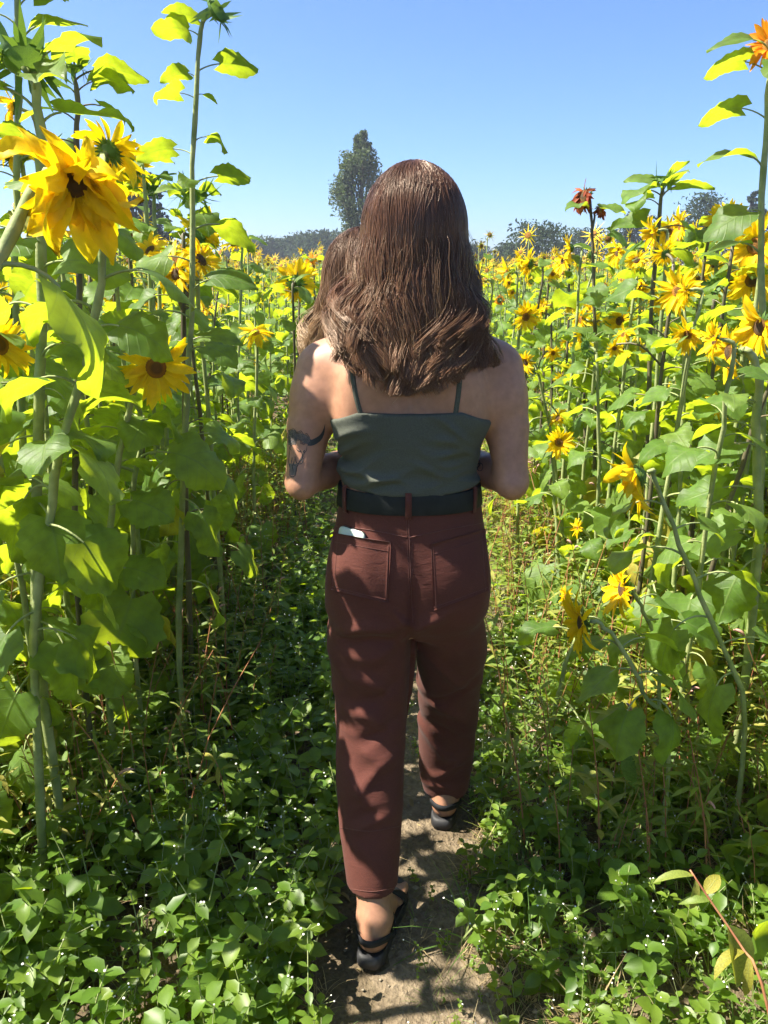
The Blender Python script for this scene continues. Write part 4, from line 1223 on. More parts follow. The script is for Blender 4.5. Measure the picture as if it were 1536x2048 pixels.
# ------------------------------------------------------------------ weeds one can point to
LL = {}
def weed_leaf(kind, matk, v):
    k = (kind, matk, v)
    if k not in LL:
        r = np.random.RandomState(v + 5)
        L, w, d = {'broad': (1, 0.33, 0.7), 'lance': (1, 0.13, 1.3), 'round': (1, 0.42, 0.4)}[kind]
        LL[k] = to_mesh('leaf', small_leaf(L, w * r.uniform(0.85, 1.15), d * r.uniform(0.6, 1.3), r, 7), [MAT[matk]])
    return LL[k]
def weed(label, stem, r, leaves, stem_mat='stem', spike=None, seed=0, cat='weed'):
    """leaves: (fraction, azimuth deg, tilt deg, length, kind, material)"""
    c = spline(stem, 12)
    root = bpy.data.objects.new('weed_plant', None); COL.objects.link(root); root.location = Vector(c[0])
    tag(root, label, cat)
    obj('stem', tube(c - c[0], np.linspace(r, r * 0.5, 12), 6), MAT[stem_mat], root)
    rr = np.random.RandomState(seed)
    for (f, az, ti, L, kind, mk) in leaves:
        link('leaf', weed_leaf(kind, mk, rr.randint(0, 5)), root, rot(Vector(at_curve(c, f) - c[0]), RAD(az), RAD(ti), rr.uniform(-.5, .5), L))
    if spike:
        e = c[-1] - c[0]; d = c[-1] - c[-2]; d /= np.linalg.norm(d)
        pts = [e + d * spike * q + np.array([0, 0, -spike * 0.4 * q * q]) for q in np.linspace(0, 1, 9)]
        rad = np.array([0.002, 0.004, 0.0055, 0.0055, 0.006, 0.005, 0.0045, 0.003, 0.001]) * (1 + 0.25 * np.sin(np.arange(9) * 2.3))
        obj('seed_spike', tube(pts, rad, 6), MAT['brown_spike'], root)
    return root
Yr = 1.0
weed('long red stemmed weed with yellow green hanging leaves at the lower right corner', [Vector((0.70, 0.86, 0.02)), P(1530, 1990, 0.93), P(1480, 1890, 0.97), P(1420, 1800, 1.0), P(1380, 1740, 1.02)], 0.0028,
     [(0.45, 200, 5, 0.075, 'lance', 'leaf_yellow'), (0.6, -60, -60, 0.10, 'broad', 'weed_light'), (0.75, 180, 5, 0.055, 'lance', 'weed_light'), (0.95, 185, 10, 0.07, 'lance', 'weed_light'), (0.92, 260, -70, 0.065, 'lance', 'weed_light'), (0.8, 30, 40, 0.04, 'broad', 'leaf_yellow'), (0.4, 250, -50, 0.07, 'lance', 'leaf_yellow')], 'stem_red', seed=1)
weed('yellowing narrow leaved weed in the shaded carpet left of the trousers', [G(455, 1640), P(450, 1600, 1.72), P(440, 1545, 1.74), P(430, 1520, 1.75)], 0.002,
     [(0.6, 200, 0, 0.06, 'lance', 'leaf_yellow'), (0.7, 20, 20, 0.06, 'lance', 'weed_light'), (0.8, -80, -20, 0.055, 'lance', 'leaf_yellow'), (0.9, 150, 30, 0.06, 'lance', 'leaf_yellow'), (1.0, 10, 20, 0.07, 'lance', 'weed_light'), (1.0, 100, 60, 0.05, 'lance', 'weed_light'), (0.95, 250, 0, 0.05, 'lance', 'leaf_yellow')], 'stem_red', seed=2)
weed('single broad oval weed leaf plant in the carpet at lower left', [G(300, 1690), P(300, 1650, 1.68), P(296, 1632, 1.68)], 0.003,
     [(1.0, 15, 10, 0.075, 'round', 'weed'), (0.9, 160, 20, 0.06, 'round', 'weed'), (0.9, 280, 10, 0.06, 'round', 'weed'), (0.7, 70, 20, 0.05, 'round', 'weed')], seed=3)
weed('sunlit sprig with pointed bright leaves near the dirt at lower left', [G(590, 1960), P(585, 1915, 1.36), P(578, 1880, 1.37)], 0.0026,
     [(0.6, 200, 20, 0.05, 'broad', 'weed_light'), (0.6, 10, 20, 0.055, 'broad', 'weed_light'), (0.8, 280, 15, 0.05, 'broad', 'weed_light'), (0.8, 100, 25, 0.05, 'broad', 'weed_light'), (1.0, 150, 55, 0.045, 'broad', 'weed_light'), (1.0, 330, 50, 0.045, 'broad', 'weed_light')], seed=4)
weed('weed ending in a brown arching seed spike at the left bottom', [G(20, 1930), P(60, 1860, 1.42), P(120, 1845, 1.42), P(150, 1850, 1.42)], 0.002,
     [(0.4, 100, 30, 0.06, 'lance', 'weed'), (0.6, 260, 10, 0.05, 'lance', 'weed'), (0.3, 200, 20, 0.06, 'broad', 'weed')], 'stem_red', 0.075, seed=5)
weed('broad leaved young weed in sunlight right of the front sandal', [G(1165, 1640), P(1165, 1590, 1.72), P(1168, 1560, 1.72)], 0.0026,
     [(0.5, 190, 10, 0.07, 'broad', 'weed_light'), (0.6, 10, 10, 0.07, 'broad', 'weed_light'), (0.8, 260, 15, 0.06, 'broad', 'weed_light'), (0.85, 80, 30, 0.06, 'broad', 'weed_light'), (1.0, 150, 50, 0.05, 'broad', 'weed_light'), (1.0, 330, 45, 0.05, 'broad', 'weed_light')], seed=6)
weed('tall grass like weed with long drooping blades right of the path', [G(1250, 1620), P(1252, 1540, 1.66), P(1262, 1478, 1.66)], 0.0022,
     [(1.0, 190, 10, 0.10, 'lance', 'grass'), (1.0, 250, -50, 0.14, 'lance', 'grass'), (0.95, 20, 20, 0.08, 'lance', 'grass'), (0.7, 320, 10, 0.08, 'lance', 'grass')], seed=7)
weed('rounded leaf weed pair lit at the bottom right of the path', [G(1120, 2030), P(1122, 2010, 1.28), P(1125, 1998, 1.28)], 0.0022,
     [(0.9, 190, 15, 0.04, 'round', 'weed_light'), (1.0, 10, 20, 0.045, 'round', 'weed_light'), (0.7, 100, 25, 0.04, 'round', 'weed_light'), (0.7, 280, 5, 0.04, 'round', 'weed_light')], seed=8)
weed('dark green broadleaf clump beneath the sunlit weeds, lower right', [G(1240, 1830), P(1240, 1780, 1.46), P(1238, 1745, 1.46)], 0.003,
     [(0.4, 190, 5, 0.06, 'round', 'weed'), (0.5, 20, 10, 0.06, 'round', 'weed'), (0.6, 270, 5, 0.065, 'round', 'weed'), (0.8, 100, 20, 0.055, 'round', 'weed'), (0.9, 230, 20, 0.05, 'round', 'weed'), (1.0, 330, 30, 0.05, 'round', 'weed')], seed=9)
weed('weed with pink seed spikes right beside the trousers', [G(1000, 1420), P(1010, 1350, 2.2), P(1000, 1305, 2.2), P(985, 1300, 2.2)], 0.0018,
     [(0.5, 20, 20, 0.06, 'lance', 'weed_light'), (0.6, 200, 10, 0.06, 'lance', 'weed_light'), (0.8, 280, 20, 0.05, 'lance', 'weed_light')], 'stem_red', 0.05, seed=10)
for i, (px, py, h, lab) in enumerate([(200, 1830, 0.16, 'upright dark herb at the left, above the brown spike weed'), (560, 1700, 0.13, 'rounded leaf herb touching the left trouser leg shadow'), (640, 1560, 0.14, 'small leafy herb closest to the left knee of the trousers'), (90, 1990, 0.15, 'dark broadleaf herb in the bottom left corner'), (420, 1990, 0.14, 'broadleaf herb at the bottom edge left of the sandal'), (980, 1780, 0.10, 'low herb beside the dirt to the right of the rear sandal')]):
    b = G(px, py); top = b + Vector((0.01, 0.01, h))
    lv = []
    r2 = np.random.RandomState(i + 50)
    for k in range(5):
        for s in (0, 180):
            lv.append((0.25 + 0.17 * k, k * 90 + s + r2.uniform(-20, 20), r2.uniform(0, 35), 0.058 - 0.006 * k, 'broad' if i % 2 else 'round', 'weed'))
    weed(lab, [b, (b + top) / 2, top], 0.0026, lv, seed=60 + i)
# ------------------------------------------------------------------ implicit surfaces for bodies and clothes
def surface_nets(f, org, h):
    s = f < 0
    c = f.shape
    n = tuple(k - 1 for k in c)
    corners = [(i, j, k) for i in (0, 1) for j in (0, 1) for k in (0, 1)]
    def sub(a, o):
        return a[o[0]:o[0] + n[0], o[1]:o[1] + n[1], o[2]:o[2] + n[2]]
    cnt = np.zeros(n, np.int8)
    for o in corners: cnt += sub(s, o)
    act = (cnt > 0) & (cnt < 8)
    idx = np.full(n, -1, np.int64)
    ii = np.argwhere(act)
    idx[act] = np.arange(len(ii))
    pos = np.zeros((len(ii), 3)); num = np.zeros(len(ii))
    vals = {o: f[ii[:, 0] + o[0], ii[:, 1] + o[1], ii[:, 2] + o[2]] for o in corners}
    for a in corners:
        for ax in range(3):
            if a[ax] == 1: continue
            b = list(a); b[ax] = 1; b = tuple(b)
            va, vb = vals[a], vals[b]
            m = (va < 0) != (vb < 0)
            t = np.where(m, va / np.where(m, va - vb, 1), 0)
            p = np.tile(np.array(a, float), (len(ii), 1)); p[:, ax] += t
            pos += p * m[:, None]; num += m
    V = (ii + pos / num[:, None]) * h + org
    F = []
    for ax in range(3):
        u, v = (ax + 1) % 3, (ax + 2) % 3
        sl0 = [slice(None)] * 3; sl1 = [slice(None)] * 3
        sl0[ax] = slice(0, c[ax] - 1); sl1[ax] = slice(1, c[ax])
        a = s[tuple(sl0)]; b = s[tuple(sl1)]
        for flip in (0, 1):
            e = np.argwhere((a & ~b) if not flip else (~a & b))
            e = e[(e[:, u] > 0) & (e[:, v] > 0) & (e[:, u] < c[u] - 1) & (e[:, v] < c[v] - 1)]
            def g(du, dv):
                q = e.copy(); q[:, u] -= du; q[:, v] -= dv
                return idx[q[:, 0], q[:, 1], q[:, 2]]
            quad = np.stack([g(1, 1), g(0, 1), g(0, 0), g(1, 0)], 1)
            F.append(quad if not flip else quad[:, ::-1])
    return V, np.concatenate(F)

def smin(a, b, k):
    h = np.clip(0.5 + 0.5 * (b - a) / k, 0, 1)
    return b * (1 - h) + a * h - k * h * (1 - h)

class Field:
    def __init__(s, lo, hi, h):
        s.lo = np.asarray(lo, float); s.h = h
        n = np.ceil((np.asarray(hi) - s.lo) / h).astype(int) + 1
        s.ax = [s.lo[i] + np.arange(n[i]) * h for i in range(3)]
        s.f = np.full(tuple(n), 9.0, np.float32)
    def box(s, lo, hi):
        sl = []
        for i in range(3):
            a = int(np.clip(np.floor((lo[i] - s.lo[i]) / s.h), 0, len(s.ax[i]) - 1)); b = int(np.clip(np.ceil((hi[i] - s.lo[i]) / s.h) + 1, 1, len(s.ax[i])))
            sl.append(slice(a, max(b, a + 1)))
        X = s.ax[0][sl[0]][:, None, None]; Y = s.ax[1][sl[1]][None, :, None]; Z = s.ax[2][sl[2]][None, None, :]
        return tuple(sl), X, Y, Z
    def add(s, d, sl, k):
        s.f[sl] = smin(s.f[sl], d.astype(np.float32), k) if k > 0 else np.minimum(s.f[sl], d)
    def cone(s, a, b, r1, r2, k=0.02, sc=(1, 1, 1)):
        a = np.asarray(tuple(a), float); b = np.asarray(tuple(b), float)
        m = max(r1, r2) * max(sc) + 0.05
        sl, X, Y, Z = s.box(np.minimum(a, b) - m, np.maximum(a, b) + m)
        ba = b - a; q = float(ba @ ba) + 1e-12
        t = np.clip(((X - a[0]) * ba[0] + (Y - a[1]) * ba[1] + (Z - a[2]) * ba[2]) / q, 0, 1)
        d = np.sqrt(((X - a[0] - t * ba[0]) / sc[0]) ** 2 + ((Y - a[1] - t * ba[1]) / sc[1]) ** 2 + ((Z - a[2] - t * ba[2]) / sc[2]) ** 2)
        s.add((d - (r1 + (r2 - r1) * t)) * min(sc), sl, k)
    def chain(s, pts, rad, k=0.02):
        for i in range(len(pts) - 1):
            s.cone(pts[i], pts[i + 1], rad[i], rad[i + 1], k)
    def ell(s, c, r, k=0.02):
        s.cone(c, np.asarray(tuple(c), float) + (1e-5, 0, 0), 1.0 * min(r), 1.0 * min(r), k, tuple(np.asarray(r) / min(r)))
    def loft(s, rows, k=0.02, e=2.2, off=0.0, zlo=None, zhi=None):
        """rows: (z, cx, cy, a, b) from low to high"""
        R = np.array(sorted(rows))
        z0 = R[0, 0] if zlo is None else zlo; z1 = R[-1, 0] if zhi is None else zhi
        m = 0.06
        sl, X, Y, Z = s.box((R[:, 1].min() - R[:, 3].max() - m, R[:, 2].min() - R[:, 4].max() - m, z0 - m), (R[:, 1].max() + R[:, 3].max() + m, R[:, 2].max() + R[:, 4].max() + m, z1 + m))
        zz = Z[0, 0]
        # smooth rows
        c = [sm_interp(zz, R[:, 0], R[:, i]) for i in range(1, 5)]
        cx, cy, a, b = [q[None, None, :] for q in c]
        a = np.maximum(a + off, 0.01); b = np.maximum(b + off, 0.01)
        g = (np.abs((X - cx) / a) ** e + np.abs((Y - cy) / b) ** e) ** (1 / e)
        d = (g - 1) * np.minimum(a, b)
        d = np.maximum(d, np.maximum(z0 - Z, Z - z1))
        s.add(d, sl, k)
    def mesh(s):
        V, F = surface_nets(s.f, s.lo, s.h)
        return V, F

def sm_interp(z, zs, v):
    """smooth monotone-ish interpolation: linear then averaged over +-1.5 cm"""
    r = 0
    for o in (-0.024, -0.012, 0, 0.012, 0.024):
        r = r + np.interp(z + o, zs, v)
    return r / 5

def smooth_mesh(V, F, it=2, lam=0.5):
    e = np.concatenate([F[:, [0, 1]], F[:, [1, 2]], F[:, [2, 3]], F[:, [3, 0]]])
    for _ in range(it):
        acc = np.zeros_like(V); n = np.zeros(len(V))
        for a, b in ((0, 1), (1, 0)):
            for ax in range(3):
                acc[:, ax] += np.bincount(e[:, a], V[e[:, b], ax], len(V))
            n += np.bincount(e[:, a], minlength=len(V))
        V = V * (1 - lam) + lam * acc / np.maximum(n, 1)[:, None]
    return V

# ------------------------------------------------------------------ materials of the people
def skin_mat():
    m, nt, bs = new_mat('skin')
    L = nt.links.new
    tc = nt.nodes.new('ShaderNodeTexCoord')
    n1 = N(nt, 'ShaderNodeTexNoise'); n1.inputs['Scale'].default_value = 9; n1.inputs['Detail'].default_value = 5
    L(tc.outputs['Object'], n1.inputs['Vector'])
    rp = ramp(nt, [(0.3, (0.30, 0.150, 0.090)), (0.7, (0.38, 0.195, 0.122))]); L(n1.outputs[0], rp.inputs[0])
    vo = N(nt, 'ShaderNodeTexVoronoi'); vo.inputs['Scale'].default_value = 34; L(tc.outputs['Object'], vo.inputs['Vector'])
    mk = N(nt, 'ShaderNodeMapRange', in_1=0.03, in_2=0.06, in_3=0.55, in_4=0.0); L(vo.outputs['Distance'], mk.inputs[0])
    n4 = N(nt, 'ShaderNodeTexNoise'); n4.inputs['Scale'].default_value = 60; n4.inputs['Detail'].default_value = 6; L(tc.outputs['Object'], n4.inputs['Vector'])
    k4 = N(nt, 'ShaderNodeMapRange', in_1=0.3, in_2=0.7, in_3=0.86, in_4=1.12); L(n4.outputs[0], k4.inputs[0])
    sk = mix_rgb(nt, 1.0, mix_rgb(nt, mk.outputs[0], rp.outputs[0], (0.16, 0.07, 0.04)), k4.outputs[0], 'MULTIPLY')
    L(sk, bs.inputs['Base Color'])
    bs.inputs['Roughness'].default_value = 0.5
    bs.inputs['Specular IOR Level'].default_value = 0.4
    bs.inputs['Subsurface Weight'].default_value = 0.0
    n2 = N(nt, 'ShaderNodeTexNoise'); n2.inputs['Scale'].default_value = 420; n2.inputs['Detail'].default_value = 3
    L(tc.outputs['Object'], n2.inputs['Vector'])
    bump(nt, bs, n2.outputs[0], 0.12, 0.001)
    return m
MAT['skin'] = skin_mat()

def cloth_mat(name, c1, c2, weave, bst, rough=0.85, sheen=0.04, diag=True):
    m, nt, bs = new_mat(name)
    L = nt.links.new
    tc = nt.nodes.new('ShaderNodeTexCoord')
    n1 = N(nt, 'ShaderNodeTexNoise'); n1.inputs['Scale'].default_value = 7; n1.inputs['Detail'].default_value = 6
    L(tc.outputs['Object'], n1.inputs['Vector'])
    rp = ramp(nt, [(0.3, c1), (0.7, c2)]); L(n1.outputs[0], rp.inputs[0])
    n2 = N(nt, 'ShaderNodeTexNoise'); n2.inputs['Scale'].default_value = weave; n2.inputs['Detail'].default_value = 2
    L(tc.outputs['Object'], n2.inputs['Vector'])
    k = N(nt, 'ShaderNodeMapRange', in_1=0.3, in_2=0.7, in_3=0.82, in_4=1.18); L(n2.outputs[0], k.inputs[0])
    L(mix_rgb(nt, 1.0, rp.outputs[0], k.outputs[0], 'MULTIPLY'), bs.inputs['Base Color'])
    bs.inputs['Roughness'].default_value = rough
    bs.inputs['Specular IOR Level'].default_value = 0.2
    bs.inputs['Sheen Weight'].default_value = sheen
    bs.inputs['Sheen Roughness'].default_value = 0.5
    n3 = N(nt, 'ShaderNodeTexNoise'); n3.inputs['Scale'].default_value = 32; n3.inputs['Detail'].default_value = 5; n3.inputs['Distortion'].default_value = 1.2
    mp = nt.nodes.new('ShaderNodeMapping'); mp.inputs['Scale'].default_value = (0.8, 0.8, 1.6); L(tc.outputs['Object'], mp.inputs[0]); L(mp.outputs[0], n3.inputs['Vector'])
    hsum = math_n(nt, 'ADD', math_n(nt, 'MULTIPLY', n2.outputs[0], bst), math_n(nt, 'MULTIPLY', n3.outputs[0], 1.3))
    bump(nt, bs, hsum, 0.5, 0.002)
    return m
MAT['top'] = cloth_mat('grey_green_jersey', (0.066, 0.072, 0.056), (0.080, 0.086, 0.068), 500, 0.15)
MAT['pants'] = cloth_mat('rust_brown_twill', (0.082, 0.0255, 0.019), (0.102, 0.033, 0.024), 600, 0.25)
MAT['stitch'] = plain('rust_stitching', (0.10, 0.036, 0.028), (0.13, 0.05, 0.038), 300, 0.8)
MAT['belt'] = plain('dark_belt', (0.008, 0.010, 0.010), (0.014, 0.017, 0.016), 60, 0.65, 0.2, 300, 0.25)
MAT['rubber'] = plain('black_rubber', (0.012, 0.012, 0.014), (0.03, 0.03, 0.032), 30, 0.6, 0.3, 200, 0.4)
MAT['webbing'] = plain('black_webbing', (0.010, 0.011, 0.014), (0.018, 0.019, 0.022), 80, 0.75, 0.3, 500, 0.3)
MAT['ink'] = plain('tattoo_ink', (0.014, 0.018, 0.020), (0.03, 0.036, 0.038), 60, 0.6)
MAT['ink_grey'] = plain('tattoo_shading', (0.085, 0.070, 0.062), (0.13, 0.10, 0.085), 90, 0.6)
MAT['phone'] = plain('pale_green_phone_case', (0.42, 0.50, 0.42), (0.46, 0.54, 0.46), 20, 0.35, spec=0.5)
MAT['phone_dark'] = plain('dark_phone_edge', (0.015, 0.016, 0.016), (0.02, 0.02, 0.02), 20, 0.3, spec=0.5)
MAT['child_dress'] = cloth_mat('pale_blue_cotton', (0.30, 0.36, 0.46), (0.36, 0.42, 0.52), 500, 0.15)
MAT['eye'] = plain('eye_white', (0.7, 0.68, 0.64), (0.72, 0.7, 0.66), 5, 0.2, spec=0.6)

def hair_mat(name, root, mid, tip):
    m, nt, bs = new_mat(name)
    L = nt.links.new
    at = N(nt, 'ShaderNodeAttribute', attribute_name='st')
    sp = nt.nodes.new('ShaderNodeSeparateXYZ'); L(at.outputs['Vector'], sp.inputs[0])
    rp = ramp(nt, [(0.0, root), (0.5, mid), (1.0, tip)]); L(sp.outputs[1], rp.inputs[0])
    k = N(nt, 'ShaderNodeMapRange', in_1=0.0, in_2=1.0, in_3=0.35, in_4=1.75); L(sp.outputs[2], k.inputs[0])
    L(mix_rgb(nt, 1.0, rp.outputs[0], k.outputs[0], 'MULTIPLY'), bs.inputs['Base Color'])
    bs.inputs['Roughness'].default_value = 0.34
    bs.inputs['Specular IOR Level'].default_value = 0.6
    bs.inputs['Specular Tint'].default_value = (1.0, 0.82, 0.65, 1)
    return m
MAT['hair'] = hair_mat('brown_hair', (0.080, 0.036, 0.021), (0.115, 0.055, 0.032), (0.20, 0.105, 0.058))
MAT['hair_light'] = hair_mat('light_brown_hair', (0.10, 0.052, 0.032), (0.17, 0.10, 0.058), (0.34, 0.23, 0.13))
MAT['hair_base'] = plain('hair_mass', (0.030, 0.016, 0.010), (0.05, 0.026, 0.016), 40, 0.6)

# ------------------------------------------------------------------ the woman: measured rows
def row(py, xl, xr, Y, b, dy=0.0):
    l = P(xl, py, Y); r = P(xr, py, Y)
    return (l.z, (l.x + r.x) / 2, Y + dy, (r.x - l.x) / 2, b)
TY = 1.60
torso = [row(1045, 702, 934, TY, 0.080), row(1000, 690, 948, TY, 0.094), row(960, 694, 944, TY, 0.092), row(920, 693, 946, TY, 0.094), row(880, 686, 955, TY, 0.100), row(845, 672, 970, TY, 0.104),
         row(800, 664, 985, TY, 0.104, 0.003), row(750, 662, 988, TY, 0.098, 0.006), row(705, 676, 972, TY, 0.086, 0.01), row(672, 716, 932, TY, 0.070, 0.012), row(652, 755, 890, TY, 0.056, 0.014)]
pelvis = [row(1256, 745, 890, 1.615, 0.060), row(1243, 695, 935, 1.613, 0.086), row(1232, 662, 964, 1.611, 0.100), row(1215, 652, 976, 1.61, 0.114), row(1170, 656, 977, 1.605, 0.118), row(1120, 662, 972, 1.60, 0.116), row(1070, 669, 968, 1.60, 0.108), row(1030, 677, 960, 1.60, 0.102), row(985, 683, 955, 1.60, 0.098), row(950, 686, 952, 1.60, 0.097)]
legL0 = [row(1790, 700, 792, 1.435, 0.054), row(1740, 692, 796, 1.452, 0.058), row(1690, 684, 799, 1.472, 0.062), row(1640, 679, 802, 1.495, 0.066), row(1560, 675, 806, 1.53, 0.070), row(1480, 674, 811, 1.565, 0.073), row(1400, 671, 822, 1.59, 0.080), row(1320, 662, 831, 1.60, 0.092), row(1260, 652, 834, 1.605, 0.100), row(1200, 655, 830, 1.605, 0.10)]
legR0 = [row(1590, 851, 928, 1.875, 0.054), row(1560, 845, 935, 1.87, 0.058), row(1520, 841, 944, 1.865, 0.062), row(1460, 839, 951, 1.845, 0.068), row(1400, 838, 956, 1.80, 0.075), row(1340, 836, 964, 1.735, 0.086), row(1290, 832, 973, 1.68, 0.096), row(1250, 825, 980, 1.645, 0.10), row(1200, 818, 982, 1.62, 0.10)]

legL = legL0[:-2] + [row(1260, 655, 829, 1.598, 0.098), row(1200, 676, 815, 1.60, 0.092)]
legR = legR0[:-2] + [row(1250, 826, 968, 1.640, 0.098), row(1200, 830, 955, 1.62, 0.085)]
def arm_pts(side):
    if side < 0:
        sh = P(645, 742, 1.615); el = P(603, 966, 1.545); wr = P(728, 905, 1.80)
    else:
        sh = P(992, 742, 1.615); el = P(1024, 966, 1.545); wr = P(916, 905, 1.80)
    return sh, el, wr

heelL, toeL = G(737, 1940), G(782, 1800)
heelR, toeR = G(884, 1662), G(908, 1540)
def foot(F, heel, toe, ankle_top):
    d = (toe - heel).normalized(); s = Vector((d.y, -d.x, 0)); up = Vector((0, 0, 1))
    Lf = 0.235
    h = heel + d * 0.035 + up * 0.058
    F.cone(h, h + up * 0.01, 0.030, 0.028, 0.0)
    an = heel + d * 0.050 + up * 0.10
    F.cone(h + up * 0.01, an, 0.029, 0.030, 0.02)
    F.cone(an, ankle_top, 0.031, 0.033, 0.02)
    for sg in (-1, 1):
        F.cone(an + s * sg * 0.024, an + s * sg * 0.025, 0.012, 0.012, 0.015)
    F.cone(an + d * 0.015 - up * 0.01, heel + d * 0.16 + up * 0.055, 0.034, 0.020, 0.03)
    F.cone(heel + d * 0.05 + up * 0.05 + s * 0.005, heel + d * 0.175 + up * 0.044 + s * 0.012, 0.024, 0.018, 0.02)
    F.cone(heel + d * 0.05 + up * 0.05 - s * 0.005, heel + d * 0.165 + up * 0.044 - s * 0.018, 0.024, 0.018, 0.02)
    return d, s, up
def toes(F, heel, d, s, up, inner):
    for i, (o, l, r) in enumerate(((0.030, 0.232, 0.0115), (0.010, 0.228, 0.0085), (-0.006, 0.220, 0.008), (-0.020, 0.208, 0.0075), (-0.032, 0.194, 0.007))):
        o *= inner
        F.cone(heel + d * 0.165 + s * o + up * 0.044, heel + d * (l - 0.012) + s * o * 1.08 + up * 0.041, r * 1.05, r, 0.006)

def hand(F, wr, d, palm_n, out, scale=1.0):
    """palm and five separate fingers; d: along the forearm, out: towards the thumb"""
    d = d.normalized(); n = palm_n.normalized(); o = out - d * out.dot(d); o.normalize()
    c = wr + d * 0.045 * scale
    F.cone(wr, c, 0.024 * scale, 0.022 * scale, 0.02)
    for q in (-0.024, -0.008, 0.008, 0.024):
        F.cone(wr + d * 0.02 * scale + o * q * 0.6 * scale, wr + d * 0.082 * scale + o * q * scale, 0.013 * scale, 0.011 * scale, 0.012)
    for q, l in ((-0.030, 0.058), (-0.010, 0.074), (0.011, 0.078), (0.031, 0.070)):
        k0 = wr + d * 0.085 * scale + o * q * scale
        k1 = k0 + (d * 0.85 + n * 0.5).normalized() * l * 0.5 * scale
        k2 = k1 + (d * 0.35 + n * 0.95).normalized() * l * 0.33 * scale
        k3 = k2 + (d * -0.1 + n * 1.0).normalized() * l * 0.25 * scale
        F.chain([k0, k1, k2, k3], [0.0095 * scale, 0.0088 * scale, 0.008 * scale, 0.007 * scale], 0.003)
    t0 = wr + d * 0.025 * scale + o * 0.022 * scale
    t1 = t0 + (d * 0.6 + o * 0.8 + n * 0.3).normalized() * 0.045 * scale
    t2 = t1 + (d * 0.85 + o * 0.2 + n * 0.5).normalized() * 0.034 * scale
    F.chain([t0, t1, t2], [0.014 * scale, 0.0105 * scale, 0.0085 * scale], 0.008)

HC = P(828, 462, 1.635)           # head centre
def build_body():
    F = Field((-0.26, 1.20, -0.01), (0.36, 2.12, 1.72), 0.006)
    F.loft(torso, 0.0, 2.3)
    F.loft(pelvis, 0.03, 2.3, -0.012)
    F.loft(legL, 0.02, 2.0, -0.016); F.loft(legR, 0.02, 2.0, -0.016)
    # shoulder blades, trapezius and spine
    F.cone(P(726, 760, 1.535), P(712, 835, 1.535), 0.040, 0.032, 0.05)
    F.cone(P(912, 760, 1.535), P(926, 835, 1.535), 0.040, 0.032, 0.05)
    nk = P(824, 640, 1.60)
    for sg, sp in ((-1, P(668, 728, 1.61)), (1, P(972, 728, 1.61))):
        F.cone(nk + Vector((sg * 0.03, 0, 0.02)), sp, 0.042, 0.045, 0.05)
    F.cone(nk - Vector((0, 0, 0.04)), HC + Vector((0, 0.0, -0.06)), 0.052, 0.050, 0.03)
    # head with a face on the far side
    F.ell(HC + Vector((0, -0.005, 0.012)), (0.074, 0.092, 0.100), 0.02)
    F.cone(HC + Vector((0, 0.045, -0.055)), HC + Vector((0, 0.070, -0.088)), 0.050, 0.026, 0.03)
    F.cone(HC + Vector((0, 0.092, 0.0)), HC + Vector((0, 0.108, -0.036)), 0.008, 0.013, 0.012)
    F.cone(HC + Vector((-0.02, 0.088, -0.062)), HC + Vector((0.02, 0.088, -0.062)), 0.007, 0.007, 0.008)
    for sg in (-1, 1):
        F.ell(HC + Vector((sg * 0.078, 0.0, -0.02)), (0.008, 0.018, 0.030), 0.008)
    # arms
    for sg in (-1, 1):
        sh, el, wr = arm_pts(sg)
        mid = sh.lerp(el, 0.5) + Vector((sg * 0.006, 0.004, 0))
        F.cone(sh, sh.lerp(el, 0.25), 0.056, 0.054, 0.035)
        F.cone(sh.lerp(el, 0.2), mid, 0.053, 0.046, 0.02)
        F.cone(mid, el, 0.046, 0.032, 0.006)
        F.cone(el, el + Vector((0, -0.014, -0.008)), 0.031, 0.019, 0.02)
        fm = el.lerp(wr, 0.35)
        F.chain([el, fm, wr], [0.031, 0.037, 0.023], 0.010)
        d = (wr - el); d = Vector((d.x * 0.9, d.y * 0.7, d.z))
        hand(F, wr, d, Vector((-sg * 0.9, 0.35, 0.2)), Vector((0, -0.2, 1)))
    dl = foot(F, heelL, toeL, Vector((legL[0][1] - 0.002, 1.445, 0.19)))
    dr = foot(F, heelR, toeR, Vector((legR[0][1], 1.878, 0.16)))
    toes(F, heelL, *dl, 1); toes(F, heelR, *dr, -1)
    X, Y, Z = F.ax[0][:, None, None], F.ax[1][None, :, None], F.ax[2][None, None, :]
    sx = P(820, 780, 1.5).x
    gr = 0.006 * np.exp(-((X - sx) / 0.013) ** 2) * np.exp(-((Z - 1.25) / 0.09) ** 4) * (Y < 1.58)
    F.f = (F.f + gr).astype(np.float32)
    V, Q = F.mesh()
    V = smooth_mesh(V, Q, 3, 0.45)
    return V, Q
bodyV, bodyQ = build_body()
pbase = Vector((0.06, 1.62, 0.0))
woman = bpy.data.objects.new('person', None); COL.objects.link(woman); woman.location = pbase
tag(woman, 'person seen from behind in grey green camisole and rust brown trousers, arms bent forward, walking', 'person')
off = np.array(pbase)
def part(name, V, Q, mats, parent=woman, A=None):
    return obj(name, T(np.asarray(V) - off, np.asarray(Q), 0, A), mats, parent)
body = part('body', bodyV, bodyQ, MAT['skin'])
for sg in (-1, 1):
    e = HC + Vector((sg * 0.030, 0.083, 0.004))
    u = np.linspace(0, math.pi, 7); w = np.linspace(0, 2 * math.pi, 11)
    U, W_ = np.meshgrid(u, w, indexing='ij')
    V = np.stack([e.x + 0.0125 * np.sin(U) * np.cos(W_), e.y + 0.0125 * np.sin(U) * np.sin(W_), e.z + 0.0125 * np.cos(U)], -1).reshape(-1, 3)
    part('eye', V, grid_faces(7, 11), MAT['eye'])
